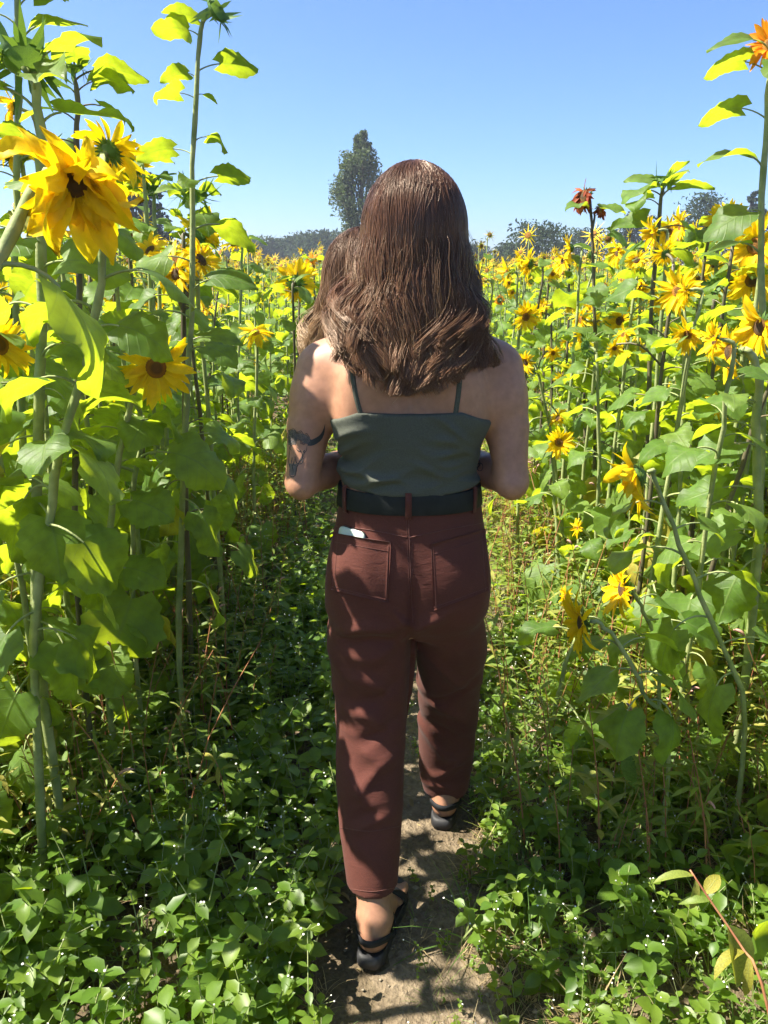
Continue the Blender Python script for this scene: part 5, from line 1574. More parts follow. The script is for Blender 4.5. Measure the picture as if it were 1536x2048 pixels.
BODY = BVHTree.FromPolygons([tuple(v) for v in bodyV], [tuple(int(i) for i in q) for q in bodyQ])

# ------------------------------------------------------------------ trousers
def fold(X, Y, Z, z0, slope, x0, xs, wid, amp):
    """a soft crease across the cloth"""
    d = (Z - z0 - slope * (X - x0) - 0.010 * np.sin((X - x0) * 45 + z0 * 60)) / (wid * 1.5)
    return 1.9 * amp * np.exp(-d * d) * np.exp(-((X - x0) / xs) ** 2)
def build_pants():
    F = Field((-0.18, 1.33, 0.05), (0.28, 1.98, 1.06), 0.005)
    zl = P(745, 1792, 1.40).z; zr = P(890, 1592, 1.84).z
    F.loft(legL, 0.0, 2.0, 0.002, zlo=zl); F.loft(legR, 0.004, 2.0, 0.002, zlo=zr)
    F.loft(pelvis, 0.030, 2.25, 0.003, zhi=P(768, 983, 1.50).z)
    # seat
    F.ell(P(745, 1168, 1.545), (0.072, 0.056, 0.088), 0.05)
    F.ell(P(898, 1165, 1.545), (0.072, 0.056, 0.088), 0.05)
    X, Y, Z = F.ax[0][:, None, None], F.ax[1][None, :, None], F.ax[2][None, None, :]
    d = np.zeros_like(F.f)
    r = np.random.RandomState(4)
    def zz(py, Y=1.55): return P(768, py, Y).z
    cl = sm_interp(F.ax[2], [q[0] for q in sorted(legL)], [q[1] for q in sorted(legL)])[None, None, :]
    crr = sm_interp(F.ax[2], [q[0] for q in sorted(legR)], [q[1] for q in sorted(legR)])[None, None, :]
    # folds: behind the left knee, under the seat, at both sides, near the hems
    xl = P(735, 1480, 1.53).x; xr = P(890, 1440, 1.78).x; xc = P(822, 1240, 1.55).x
    for (py, sl, x0, xs, wd, am, yy) in [
        (1250, 0.25, xl, 0.09, 0.012, 0.006, 1.52), (1275, -0.1, xl, 0.08, 0.010, -0.005, 1.52), (1300, 0.35, xl + .02, 0.07, 0.011, 0.004, 1.52),
        (1365, -0.55, xl - .01, 0.07, 0.013, 0.006, 1.51), (1400, 0.5, xl, 0.07, 0.012, -0.006, 1.51), (1440, -0.45, xl, 0.07, 0.014, 0.007, 1.50), (1475, 0.3, xl, 0.07, 0.012, -0.006, 1.50),
        (1505, -0.35, xl, 0.07, 0.014, 0.006, 1.49), (1560, 0.55, xl, 0.06, 0.012, 0.005, 1.47), (1600, -0.6, xl, 0.06, 0.014, 0.006, 1.45), (1640, 0.2, xl, 0.06, 0.010, -0.004, 1.44), (1655, 0.12, xl, 0.06, 0.008, 0.005, 1.43), (1720, -0.4, xl, 0.05, 0.012, 0.003, 1.41),
        (1215, -0.9, xc - .02, 0.045, 0.009, 0.005, 1.53), (1235, 0.9, xc + .03, 0.05, 0.010, 0.005, 1.53), (1200, -1.3, xc - .03, 0.04, 0.008, -0.004, 1.53),
        (1330, -0.9, xr, 0.07, 0.014, 0.006, 1.68), (1370, 0.7, xr, 0.06, 0.012, -0.006, 1.72), (1410, -0.9, xr, 0.06, 0.013, 0.007, 1.75), (1455, -0.6, xr, 0.06, 0.012, -0.005, 1.78), (1490, -0.9, xr - .01, 0.06, 0.012, 0.006, 1.80), (1535, 0.5, xr, 0.06, 0.010, 0.004, 1.82), (1570, -0.2, xr, .06, .008, .004, 1.83)]:
        d = d + fold(X, Y, Z, zz(py, yy), sl, x0, xs, wd, am)
    xg = P(823, 1200, 1.53).x
    d = d - 0.012 * np.exp(-((X - xg) / 0.009) ** 2) * np.clip((zz(1150, 1.5) - Z) / 0.05, 0, 1) * (Y < 1.6)
    low = vnoise(X * 14 + 50, Y * 14 + 50, Z * 8 + 50, 3) - 0.5
    d = d + 0.006 * low
    F.f = F.f - d.astype(np.float32)
    F.f = np.maximum(F.f, (Z - P(768, 983, 1.50).z).astype(np.float32))
    # straight hems
    left = (X < 0.035 + 0.12 * (Z * 0)) & (Z < 0.5)
    F.f = np.where(left, np.maximum(F.f, zl - Z), F.f)
    F.f = np.where((~left) & (Z < 0.5), np.maximum(F.f, zr - Z), F.f).astype(np.float32)
    V, Q = F.mesh()
    return smooth_mesh(V, Q, 2, 0.4), Q
pV, pQ = build_pants()
pants = part('trousers', pV, pQ, MAT['pants'])
PANTS = BVHTree.FromPolygons([tuple(v) for v in pV], [tuple(int(i) for i in q) for q in pQ])

ALLB = {}
def onto(px, py, tree, lift=0.0, Ydef=1.52):
    """photograph pixel cast from the camera on to a surface, lifted along its normal"""
    o = Vector((0, 0, CAM_H)); d = (P(px, py, 1.5) - o).normalized()
    h = tree.ray_cast(o, d)
    if h[0] is None:
        return P(px, py, Ydef), Vector((0, -1, 0))
    n = h[1]
    if n.dot(d) > 0: n = -n
    return h[0] + n * lift, n
def surf_line(poly, tree, r, n=24, lift=0.0004, sides=5):
    q = spline([(a, b, 0) for a, b in poly], n)
    return tube([onto(a, b, tree, lift)[0] for a, b, _ in q], r if np.isscalar(r) else np.interp(np.linspace(0, 1, n), np.linspace(0, 1, len(r)), r), sides)
def patch(corners, tree, th, nu=14, nv=14, lift=0.001, bulge=0.0):
    """a cloth patch following the surface: corners tl, tr, br, bl (pixels) with a thickness"""
    tl, tr, br, bl = [np.array(c, float) for c in corners]
    O = np.zeros((nu, nv, 3)); I = np.zeros((nu, nv, 3))
    for i in range(nu):
        for j in range(nv):
            u = i / (nu - 1); v = j / (nv - 1)
            p = (tl * (1 - u) + tr * u) * (1 - v) + (bl * (1 - u) + br * u) * v
            a, n_ = onto(p[0], p[1], tree, 0)
            O[i, j] = a + n_ * (lift + th + bulge * math.exp(-((u - 0.36) / 0.36) ** 4) * max(0.0, 1 - v * 0.75)); I[i, j] = a - n_ * 0.002
    V = np.concatenate([O.reshape(-1, 3), I.reshape(-1, 3)])
    F1 = grid_faces(nu, nv); m = nu * nv
    side = []
    b = [(i, 0) for i in range(nu)] + [(nu - 1, j) for j in range(1, nv)] + [(i, nv - 1) for i in range(nu - 2, -1, -1)] + [(0, j) for j in range(nv - 2, 0, -1)]
    ids = [i * nv + j for i, j in b]
    for k in range(len(ids)):
        a, c = ids[k], ids[(k + 1) % len(ids)]
        side.append((a, c, c + m, a + m))
    return V, np.concatenate([F1, np.array(side)])
for cs, bg_ in ((((671, 1066), (782, 1084), (776, 1205), (664, 1178)), 0.0085), (((862, 1088), (968, 1058), (975, 1180), (868, 1220)), 0.0)):
    V, Q = patch(cs, PANTS, 0.0022, bulge=bg_)
    pk = part('back_pocket', V, Q, MAT['pants'], pants)
    PB = BVHTree.FromPolygons([tuple(v) for v in V], [tuple(int(i) for i in q) for q in Q])
    tl, tr, br, bl = [np.array(c, float) for c in cs]
    L = []
    for k in (0.16,):
        a = tl * (1 - k) + bl * k; b = tr * (1 - k) + br * k
        L.append(surf_line([tuple(a), tuple((a + b) / 2), tuple(b)], PB, 0.0005, 16))
    ins = lambda p, q, k: tuple(p * (1 - k) + q * k)
    L.append(surf_line([ins(tl, tr, 0.04), ins(bl, br, 0.04)], PB, 0.0005, 16)); L.append(surf_line([ins(tr, tl, 0.04), ins(br, bl, 0.04)], PB, 0.0005, 16)); L.append(surf_line([ins(bl, tl, 0.04), ins(br, tr, 0.04)], PB, 0.0005, 16))
    for q in L: part('stitching', q.V, q.F, MAT['stitch'], pants)
L = [surf_line([(817, 1035), (820, 1120), (823, 1200), (826, 1245)], PANTS, 0.0010, 30), surf_line([(813, 1035), (816, 1120), (819, 1190)], PANTS, 0.0006, 30),
     surf_line([(672, 1052), (740, 1060), (816, 1075)], PANTS, 0.0010, 24), surf_line([(964, 1046), (900, 1058), (818, 1075)], PANTS, 0.0010, 24),
     surf_line([(681, 1655), (740, 1662), (799, 1652)], PANTS, 0.0010, 20), surf_line([(702, 1778), (745, 1783), (788, 1776)], PANTS, 0.0007, 18)]
for q in L: part('seam', q.V, q.F, MAT['stitch'], pants)

# belt and loops
def contour(z, offx, n=72, tilt=0.0):
    R = np.array(sorted(pelvis))
    out = []
    for k in range(n):
        a = 2 * math.pi * k / n
        zz = z - tilt * math.sin(a) * 0.1
        c = [float(sm_interp(np.array([zz]), R[:, 0], R[:, i])[0]) for i in range(1, 5)]
        ca, sa = math.cos(a), math.sin(a)
        e = 2.25
        q = (abs(ca) ** e + abs(sa) ** e) ** (-1 / e)
        out.append((c[0] + (c[2] + offx) * ca * q, c[1] + (c[3] + offx) * sa * q, zz))
    return np.array(out)
zb0 = P(768, 1030, 1.50).z; zb1 = P(768, 990, 1.50).z
rings = []
for z, o_ in ((zb0 - 0.0005, 0.003), (zb0, 0.0078), (zb0 + 0.002, 0.0085), (zb1 - 0.002, 0.0085), (zb1, 0.0078), (zb1 + 0.0005, 0.003)):
    rings.append(contour(z, o_, 72))
n = 72
V = np.concatenate(rings); Q = []
for i in range(5):
    for k in range(n):
        Q.append((i * n + k, i * n + (k + 1) % n, (i + 1) * n + (k + 1) % n, (i + 1) * n + k))
belt = part('belt', V, np.array(Q), MAT['belt'])
BELT = BVHTree.FromPolygons([tuple(v) for v in V], Q)
for (px, w) in ((817, 0.0065), (688, 0.006), (952, 0.006)):
    a = 0
    pts = []
    c_ = np.array(contour((zb0 + zb1) / 2, 0.0105, 360))
    k = int(np.argmin(np.abs(c_[:, 0] - P(px, 1010, 1.52).x) + (c_[:, 1] > 1.61) * 9))
    p = c_[k]; tgt = c_[(k + 1) % 360] - c_[k - 1]; tgt /= np.linalg.norm(tgt); nr = np.cross(tgt, (0, 0, 1.0)); 
    prof = [(-0.010, zb0 - 0.012), (0.0005, zb0 - 0.006), (0.0015, (zb0 + zb1) / 2), (0.0005, zb1 + 0.005), (-0.010, zb1 + 0.010)]
    V = []
    for (o_, z) in prof:
        for s_ in (-1, 1):
            for th in (0, -0.002):
                q = p + tgt * w * s_ + nr * (o_ + th); V.append((q[0], q[1], z))
    Q = []
    for i in range(4):
        b = i * 4
        Q += [(b, b + 2, b + 6, b + 4), (b + 1, b + 5, b + 7, b + 3), (b, b + 4, b + 5, b + 1), (b + 2, b + 3, b + 7, b + 6)]
    part('belt_loop', V, np.array(Q), MAT['pants'], pants)

# ------------------------------------------------------------------ camisole
def build_top():
    F = Field((-0.16, 1.42, 0.98), (0.26, 1.80, 1.32), 0.004)
    F.loft(torso, 0.0, 2.3, 0.0080)
    F.cone(P(726, 760, 1.535), P(712, 835, 1.535), 0.046, 0.038, 0.05)
    F.cone(P(912, 760, 1.535), P(926, 835, 1.535), 0.046, 0.038, 0.05)
    F.ell(P(735, 800, 1.69), (0.062, 0.055, 0.062), 0.04); F.ell(P(905, 800, 1.69), (0.062, 0.055, 0.062), 0.04)
    X, Y, Z = F.ax[0][:, None, None], F.ax[1][None, :, None], F.ax[2][None, None, :]
    cx = P(820, 900, 1.5).x
    d = np.zeros_like(F.f)
    def zz(py): return P(768, py, 1.50).z
    for (py, sl, x0, xs, wd, am) in [(955, 0.10, -0.03, 0.10, 0.006, 0.004), (968, -0.05, 0.03, 0.16, 0.005, 0.0035), (940, 0.30, -0.07, 0.05, 0.006, 0.005), (925, 0.20, -0.07, 0.05, 0.006, -0.003), (908, -0.25, 0.13, 0.05, 0.006, 0.005), (925, -0.2, 0.13, 0.05, 0.006, 0.004), (890, -0.45, 0.13, 0.04, 0.006, 0.004), (905, 0.35, -0.075, 0.04, 0.007, 0.004), (875, 0.5, -0.07, 0.04, 0.006, 0.004), (860, -0.5, 0.135, 0.04, 0.006, 0.004), (975, 0.05, 0.03, 0.16, 0.004, -0.003), (942, -0.15, 0.11, 0.06, 0.006, 0.004)]:
        d = d + fold(X, Y, Z, zz(py), sl, x0, xs, wd, am)
    d = d + 0.006 * np.clip((zz(955) - Z) / 0.03, 0, 1) * np.ones_like(F.f)
    d = d + 0.003 * (vnoise(X * 22 + 50, Y * 22 + 50, Z * 30 + 50, 8) - 0.5)
    F.f -= d.astype(np.float32)
    top_z = P(768, 829, 1.495).z + 0.005 * np.clip(np.abs(X - cx) / 0.10, 0, 1) ** 2 - 0.020 * np.clip((np.abs(X - cx) - 0.10) / 0.05, 0, 1.2) + 0.05 * np.clip((Y - 1.62) / 0.1, 0, 1)
    bot_z = P(768, 996, 1.495).z + 0.010 * np.abs((X - cx) / 0.13) ** 2
    F.f = np.maximum(F.f, np.maximum(Z - top_z, bot_z - Z)).astype(np.float32)
    V, Q = F.mesh()
    return smooth_mesh(V, Q, 2, 0.4), Q
tV, tQ = build_top()
top = part('camisole', tV, tQ, MAT['top'])
def strap(poly, w):
    q = spline([(a, b, 0) for a, b in poly], 14)
    V = []; 
    for a, b, _ in q:
        p, nn_ = onto(a, b, BODY, 0.0025)
        V += [p + Vector((-w, 0, 0)), p + Vector((w, 0, 0)), p + Vector((-w, 0.003, 0)), p + Vector((w, 0.003, 0))]
    Q = []
    for i in range(13):
        b = i * 4
        Q += [(b, b + 1, b + 5, b + 4), (b + 2, b + 6, b + 7, b + 3), (b, b + 4, b + 6, b + 2), (b + 1, b + 3, b + 7, b + 5)]
    part('strap', [tuple(v) for v in V], np.array(Q), MAT['top'], top)
strap([(702, 700), (705, 740), (712, 790), (722, 830)], 0.0048)
strap([(921, 700), (920, 740), (917, 785), (911, 828)], 0.0048)

# ------------------------------------------------------------------ tattoos: ink lines lying on the skin
def tat(px, py):                       # crop pixel of the enlarged photograph -> photograph pixel
    return (560 + px * 160 / 1489.0, 800 + py * 220 / 2048.0)
INK = [  # skull outline, eye, nose, teeth
    [(170, 850), (175, 1000), (165, 1150), (185, 1250), (175, 1390)], [(500, 860), (490, 940), (440, 1000), (420, 1060), (385, 1120), (330, 1210), (310, 1290), (290, 1400)],
    [(175, 1390), (200, 1420), (240, 1430), (290, 1400)], [(200, 830), (190, 900), (210, 940)], [(310, 870), (360, 920), (400, 980), (410, 1040), (360, 1130)], [(300, 900), (330, 940), (390, 960)],
    [(265, 1050), (262, 1150), (235, 1230), (232, 1300)], [(290, 1050), (300, 1150), (330, 1190)], [(215, 1200), (245, 1290), (240, 1400)], [(200, 1240), (250, 1210), (310, 1230)], [(470, 930), (440, 960), (450, 1010)], [(230, 1060), (215, 1180)], [(440, 1080), (400, 1180), (350, 1190)]]
tl_ = [surf_line([tat(*q) for q in pl], BODY, [0.0003, 0.0009, 0.0009, 0.0004], 20, 0.0002, 4) for pl in INK]
# flower crown: small overlapping rosettes
for (cx_, cy_, rr) in ((235, 600, 60), (180, 660, 55), (290, 660, 60), (230, 740, 70), (370, 640, 60), (330, 700, 50), (400, 700, 55), (480, 690, 60), (500, 760, 55), (430, 770, 55), (200, 790, 50), (540, 770, 45)):
    for k in range(2):
        ring = [(cx_ + rr * (1 - 0.45 * k) * math.cos(t_) * (1 + 0.18 * math.cos(5 * t_)), cy_ + rr * (1 - 0.45 * k) * math.sin(t_) * (1 + 0.18 * math.cos(5 * t_))) for t_ in np.linspace(0, 6.28, 14)]
        tl_.append(surf_line([tat(*q) for q in ring], BODY, 0.0006, 30, 0.0002, 4))
m_ = merge(tl_); part('tattoo', m_.V, m_.F, MAT['ink'], body)
def ink_area(L, R_, mat, nu=4):
    q1 = spline([tat(*q) + (0,) for q in L], 16); q2 = spline([tat(*q) + (0,) for q in R_], 16)
    V = []
    for i in range(16):
        for k in range(nu):
            w = k / (nu - 1); p = q1[i] * (1 - w) + q2[i] * w
            V.append(tuple(onto(p[0], p[1], BODY, 0.0006)[0]))
    part('tattoo', V, grid_faces(16, nu), mat, body)
ink_area([(510, 850), (600, 850), (700, 800), (780, 720), (825, 600), (838, 440)], [(560, 740), (600, 735), (670, 700), (740, 650), (800, 560), (836, 440)], MAT['ink'])
ink_area([(150, 560), (160, 650), (155, 760), (170, 830)], [(300, 560), (310, 650), (320, 740), (290, 830)], MAT['ink_grey'])
ink_area([(310, 640), (370, 620), (450, 640), (560, 700)], [(310, 720), (380, 740), (450, 800), (560, 830)], MAT['ink_grey'])
ink_area([(160, 1180), (180, 1260), (190, 1330), (195, 1400)], [(320, 1190), (305, 1270), (295, 1330), (285, 1400)], MAT['ink_grey'])
ti = []
for (cx_, cy_, rr) in ((953, 926, 7), (960, 934, 6), (951, 908, 5)):
    ring = [(cx_ + rr * math.cos(t_), cy_ + rr * math.sin(t_) * 1.3) for t_ in np.linspace(0, 6.28, 12)]
    ti.append(surf_line(ring, BODY, 0.0009, 20, 0.0002, 4))
m_ = merge(ti); part('tattoo', m_.V, m_.F, MAT['ink'], body)

# ------------------------------------------------------------------ phone in the left back pocket
pc = [onto(690, 1085, PANTS, 0.006)[0], onto(730, 1088, PANTS, 0.006)[0]]
xax = (P(733, 1062, 1.48) - P(668, 1058, 1.48)).normalized(); 
surfn = (onto(690, 1075, PANTS, 0)[1] + onto(715, 1075, PANTS, 0)[1]).normalized()
zax = Vector((0.06, 0, 1)); zax = (zax - surfn * zax.dot(surfn)).normalized()
xax = zax.cross(surfn).normalized() * 1.0
if xax.x < 0: xax = -xax
yax = surfn
tiltm = Matrix.Rotation(RAD(-10), 3, xax)
if (tiltm @ zax).dot(surfn) < zax.dot(surfn): tiltm = Matrix.Rotation(RAD(10), 3, xax)
zax = tiltm @ zax; yax = tiltm @ yax
cen = onto(707, 1061, PANTS, 0.003)[0] - zax * 0.052
def rounded_box(w, h, d, r, n=5):
    pts = []
    for cx_, cz, a0 in ((w - r, h - r, 0), (-w + r, h - r, 90), (-w + r, -h + r, 180), (w - r, -h + r, 270)):
        for k in range(n):
            a = RAD(a0 + 90 * k / (n - 1)); pts.append((cx_ + r * math.cos(a), cz + r * math.sin(a)))
    m = len(pts); V = []; F = []
    for yy, ins in ((-d, 0.0015), (-d + 0.0015, 0), (d - 0.0015, 0), (d, 0.0015)):
        for (x_, z_) in pts: V.append((x_ * (1 - ins / w), yy, z_ * (1 - ins / h)))
    for i in range(3):
        for k in range(m): F.append((i * m + k, i * m + (k + 1) % m, (i + 1) * m + (k + 1) % m, (i + 1) * m + k))
    V += [(0, -d, 0), (0, d, 0)]
    for k in range(m):
        F.append((4 * m, (k + 1) % m, k, -1)); F.append((4 * m + 1, 3 * m + k, 3 * m + (k + 1) % m, -1))
    return V, np.array([list(f) + [-1] * (4 - len(f)) for f in F])
V, Q = rounded_box(0.035, 0.055, 0.0042, 0.011)
ph = bpy.data.objects.new('phone', None); COL.objects.link(ph)
mm = M4(cen, xax, yax, zax)
ph.matrix_basis = mw(mm)
tag(ph, 'phone in pale green case sticking out of the left back pocket', 'phone')
obj('case', T(V, Q), MAT['phone'], ph)
V2, Q2 = rounded_box(0.0362, 0.0562, 0.0030, 0.012)
obj('bumper', T(np.array(V2) + (0, -0.002, 0), Q2), MAT['phone_dark'], ph)

# ------------------------------------------------------------------ sandals
def sandal(heel, toe, inner, nm):
    d = (toe - heel).normalized(); s = Vector((d.y, -d.x, 0))
    prof = [(-0.012, 0.0), (-0.008, 0.022), (0.015, 0.034), (0.06, 0.036), (0.10, 0.036), (0.15, 0.044), (0.19, 0.047), (0.225, 0.040), (0.25, 0.022), (0.258, 0.0)]
    outl = [(a, b) for a, b in prof] + [(a, -b * 0.92) for a, b in prof[::-1][1:-1]]
    cu = spline([(a, b, 0) for a, b in outl + [outl[0]]], 48)[:-1]
    V = []; F = []
    lev = [(0.0, 0.96), (0.004, 1.0), (0.020, 1.0), (0.026, 0.97), (0.031, 0.93), (0.027, 0.86)]
    m = len(cu)
    for z, k in lev:
        for a, b, _ in cu:
            p = heel + d * (0.12 + (a - 0.12) * k) + s * (b * k) * inner
            V.append((p.x, p.y, z + 0.010))
    for i in range(len(lev) - 1):
        for k in range(m): F.append((i * m + k, i * m + (k + 1) % m, (i + 1) * m + (k + 1) % m, (i + 1) * m + k))
    c0 = heel + d * 0.12
    V.append((c0.x, c0.y, 0.036))
    for k in range(m): F.append((len(V) - 1, (len(lev) - 1) * m + k, (len(lev) - 1) * m + (k + 1) % m, -1))
    so = obj('sandal', T(np.array(V) - off, [tuple(x for x in f if x >= 0) for f in F]), MAT['rubber'], woman)
    def band(path, w, wd):
        """ribbon along 3-D path, w half width along wd"""
        c = spline(path, 18); V = []
        ctr = heel + d * 0.09 + Vector((0, 0, 0.05))
        for q in c:
            q = Vector(q); o = (q - ctr).normalized()
            for sg in (-1, 1):
                for th in (0.0, 0.003):
                    V.append(tuple(q + wd * w * sg + o * th))
        Q = []
        for i in range(17):
            b = i * 4
            Q += [(b, b + 2, b + 6, b + 4), (b + 1, b + 5, b + 7, b + 3), (b, b + 4, b + 5, b + 1), (b + 2, b + 3, b + 7, b + 6)]
        obj('strap', T(np.array(V) - off, np.array(Q)), MAT['webbing'], so)
    U = Vector((0, 0, 1))
    f = lambda a, b, z: heel + d * a + s * b * inner + U * z
    band([f(0.085, 0.040, 0.036), f(0.045, 0.040, 0.062), f(0.004, 0.020, 0.078), f(-0.006, 0.0, 0.080), f(0.004, -0.020, 0.078), f(0.045, -0.040, 0.062), f(0.085, -0.040, 0.036)], 0.009, U)
    band([f(0.080, 0.042, 0.034), f(0.085, 0.037, 0.075), f(0.100, 0.0, 0.108), f(0.085, -0.037, 0.075), f(0.080, -0.042, 0.034)], 0.009, (d * 0.8 + U * -0.5).normalized())
    band([f(0.175, 0.048, 0.034), f(0.170, 0.038, 0.058), f(0.165, 0.0, 0.077), f(0.165, -0.038, 0.056), f(0.165, -0.046, 0.034)], 0.010, d)
    return so
sandal(heelL, toeL, 1, 'left'); sandal(heelR, toeR, -1, 'right')

# ------------------------------------------------------------------ hair
def back_y(x, z):
    h = BODY.ray_cast(Vector((x, 1.0, z)), Vector((0, 1, 0)))
    return h[0].y if h[0] is not None and h[0].y < 1.72 else None

def strands(n, C, R, ends, rs, clumps, m=22, layer=(0.004, 0.03), wave=0.012, tree=None, az_rng=(-2.1, 2.1), crown=Vector((0, 0, 1)), jit=0.004, pull=0.5):
    """ends(az, u) -> end point. strands run over the scalp, then fall and wave to the end"""
    caz = np.sort(rs.uniform(az_rng[0], az_rng[1], clumps)); cph = np.stack([3.0 * np.sin(1.7 * caz + 0.6) + rs.normal(0, 0.7, clumps), 2.5 * np.sin(2.1 * caz) + rs.normal(0, 0.7, clumps), rs.uniform(0, 6.28, clumps)], 1); ctone = rs.rand(clumps); cu = rs.uniform(0, 1, clumps); ckr = rs.uniform(1.25, 1.65, clumps)
    cl = rs.randint(0, clumps, n)
    Pn = np.zeros((n, m, 3))
    for i in range(n):
        c = cl[i]
        az = caz[c] + rs.normal(0, 0.10)
        u = np.clip(cu[c] + rs.normal(0, 0.10), 0, 1)
        lay = layer[0] + (layer[1] - layer[0]) * (rs.rand() ** 0.7) 
        phi0 = RAD(rs.uniform(35, 89)); phi1 = RAD(-12)
        ms = int(m * 0.36)
        ph = np.linspace(phi0, phi1, ms)
        k = 1 + lay / R[0] * 0.7
        dr_ = np.linspace(1, 0, ms)
        azv = az + dr_ * dr_ * (0.22 * math.sin(5.0 * caz[c] + 1.0) + rs.normal(0, 0.14)) + 0.03 * np.sin(9 * dr_ + cph[c, 2])
        sx = C.x + R[0] * k * np.sin(azv) * np.cos(ph); sy = C.y - R[1] * k * np.cos(azv) * np.cos(ph); sz = C.z + R[2] * k * np.sin(ph)
        Pn[i, :ms] = np.stack([sx, sy, sz], -1)
        e = ends(az, u, lay)
        a = Pn[i, ms - 1]
        t = np.linspace(0, 1, m - ms + 1)[1:, None]
        tt = t * t * (3 - 2 * t) * 0.35 + t * 0.65
        fall = a * (1 - tt) + np.array(e) * tt
        fall[:, 2] = a[2] + (e[2] - a[2]) * t[:, 0]
        am = wave * (0.15 + t[:, 0]) 
        fall[:, 0] += am * np.sin(6.28 * ckr[c] * t[:, 0] + cph[c, 0]) 
        fall[:, 1] += 0.6 * am * np.sin(6.28 * ckr[c] * t[:, 0] + cph[c, 1])
        fall += rs.normal(0, jit, 3) * (1 - 0.55 * t)
        # tips curl
        cr = np.clip((t[:, 0] - 0.78) / 0.22, 0, 1) ** 2
        fall[:, 0] += cr * (0.010 * math.sin(cph[c, 2]) - 0.10 * (e[0] - C.x)); fall[:, 1] += 0.006 * cr * math.sin(cph[c, 2])
        Pn[i, ms:] = fall
    # strands of one clump draw together towards the tips
    t_all = np.linspace(0, 1, m)
    for c in range(clumps):
        q = np.where(cl == c)[0]
        if len(q) > 2:
            mean = Pn[q].mean(0)
            w = (pull * np.clip((t_all - 0.3) / 0.7, 0, 1))[None, :, None]
            Pn[q] = Pn[q] * (1 - w) + mean[None] * w
    if tree is not None:                                  # lie on the back instead of sinking into it
        gxs = np.linspace(Pn[..., 0].min(), Pn[..., 0].max(), 64); gzs = np.linspace(Pn[..., 2].min(), Pn[..., 2].max(), 72)
        gy = np.full((64, 72), 9.0)
        for a_, xx in enumerate(gxs):
            for b_, z_ in enumerate(gzs):
                h = tree.ray_cast(Vector((xx, 1.0, z_)), Vector((0, 1, 0)))
                if h[0] is not None: gy[a_, b_] = h[0].y
        need = (0.003 + 0.016 * ((np.arange(n) * 7919) % 97) / 97.0)[:, None]
        js = int(m * 0.36)
        ix = np.clip(np.round((Pn[:, js:, 0] - gxs[0]) / (gxs[1] - gxs[0])).astype(int), 0, 63); iz = np.clip(np.round((Pn[:, js:, 2] - gzs[0]) / (gzs[1] - gzs[0])).astype(int), 0, 71)
        lim = gy[ix, iz] - need
        dy_ = np.minimum(0, lim - Pn[:, js:, 1])
        dy_ = np.where(dy_ < -0.16, 0, dy_)
        Pn[:, js:, 1] += dy_
    # smooth along the strand
    for _ in range(4):
        Pn[:, 1:-1] = 0.25 * Pn[:, :-2] + 0.5 * Pn[:, 1:-1] + 0.25 * Pn[:, 2:]
    strands.tone = 0.5 * ctone[cl] + 0.5 * rs.rand(n)
    return Pn
def strand_mesh(Pn, r, rs):
    n, m, _ = Pn.shape
    tg = np.gradient(Pn, axis=1); tg /= np.linalg.norm(tg, axis=2)[:, :, None] + 1e-9
    ref = np.array([0, -1.0, 0.15])
    a = np.cross(tg, ref); a /= np.linalg.norm(a, axis=2)[:, :, None] + 1e-9
    b = np.cross(a, tg)
    t = np.linspace(0, 1, m)
    rad = r * (1 - 0.55 * t ** 3) * (0.7 + 0.3 * np.clip(t * 8, 0, 1))
    R_ = rad[None, :, None] * rs.uniform(0.7, 1.3, n)[:, None, None]
    ring = []
    for k in range(3):
        w = 2 * math.pi * k / 3 + math.pi / 2
        ring.append(Pn + R_ * (math.cos(w) * a + math.sin(w) * b))
    V = np.stack(ring, 2).reshape(-1, 3)
    i = np.arange(n)[:, None, None]; j = np.arange(m - 1)[None, :, None]; k = np.arange(3)[None, None, :]
    k2 = (k + 1) % 3
    base = (i * m + j) * 3
    F = np.stack([base + k, base + k2, base + 3 + k2, base + 3 + k], -1).reshape(-1, 4)
    A = np.zeros((n, m, 3, 3)); A[..., 1] = t[None, :, None]; A[..., 2] = strands.tone[:, None, None]
    return V, F, A.reshape(-1, 3)

rs = np.random.RandomState(9)
HR = (0.088, 0.104, 0.106)
HCh = HC + Vector((0, -0.006, 0.0))
hcx = P(818, 700, 1.5).x
bot = [(600, 705), (640, 722), (700, 738), (760, 765), (800, 786), (850, 786), (900, 755), (950, 742), (1000, 728)]
bx_ = [P(a, b, 1.50).x for a, b in bot]; bz_ = [P(a, b, 1.50).z for a, b in bot]
def ends_w(az, u, lay):
    f = np.clip(az / 2.5, -1, 1)
    x = hcx + 0.190 * math.copysign(abs(f) ** 0.9, f) + rs.normal(0, 0.010)
    z = np.interp(x, bx_, bz_) + 0.085 * u * u - 0.010 + abs(rs.normal(0, 0.012))
    y = 1.50 - lay * 0.9 + 0.10 * max(0, abs(f) - 0.55)
    return (x, y, z)
Pn = strands(16000, HCh, HR, ends_w, rs, 170, 30, (0.001, 0.028), 0.022, BODY, jit=0.003, pull=0.5)
V, Q, A = strand_mesh(Pn, 0.00072, rs)
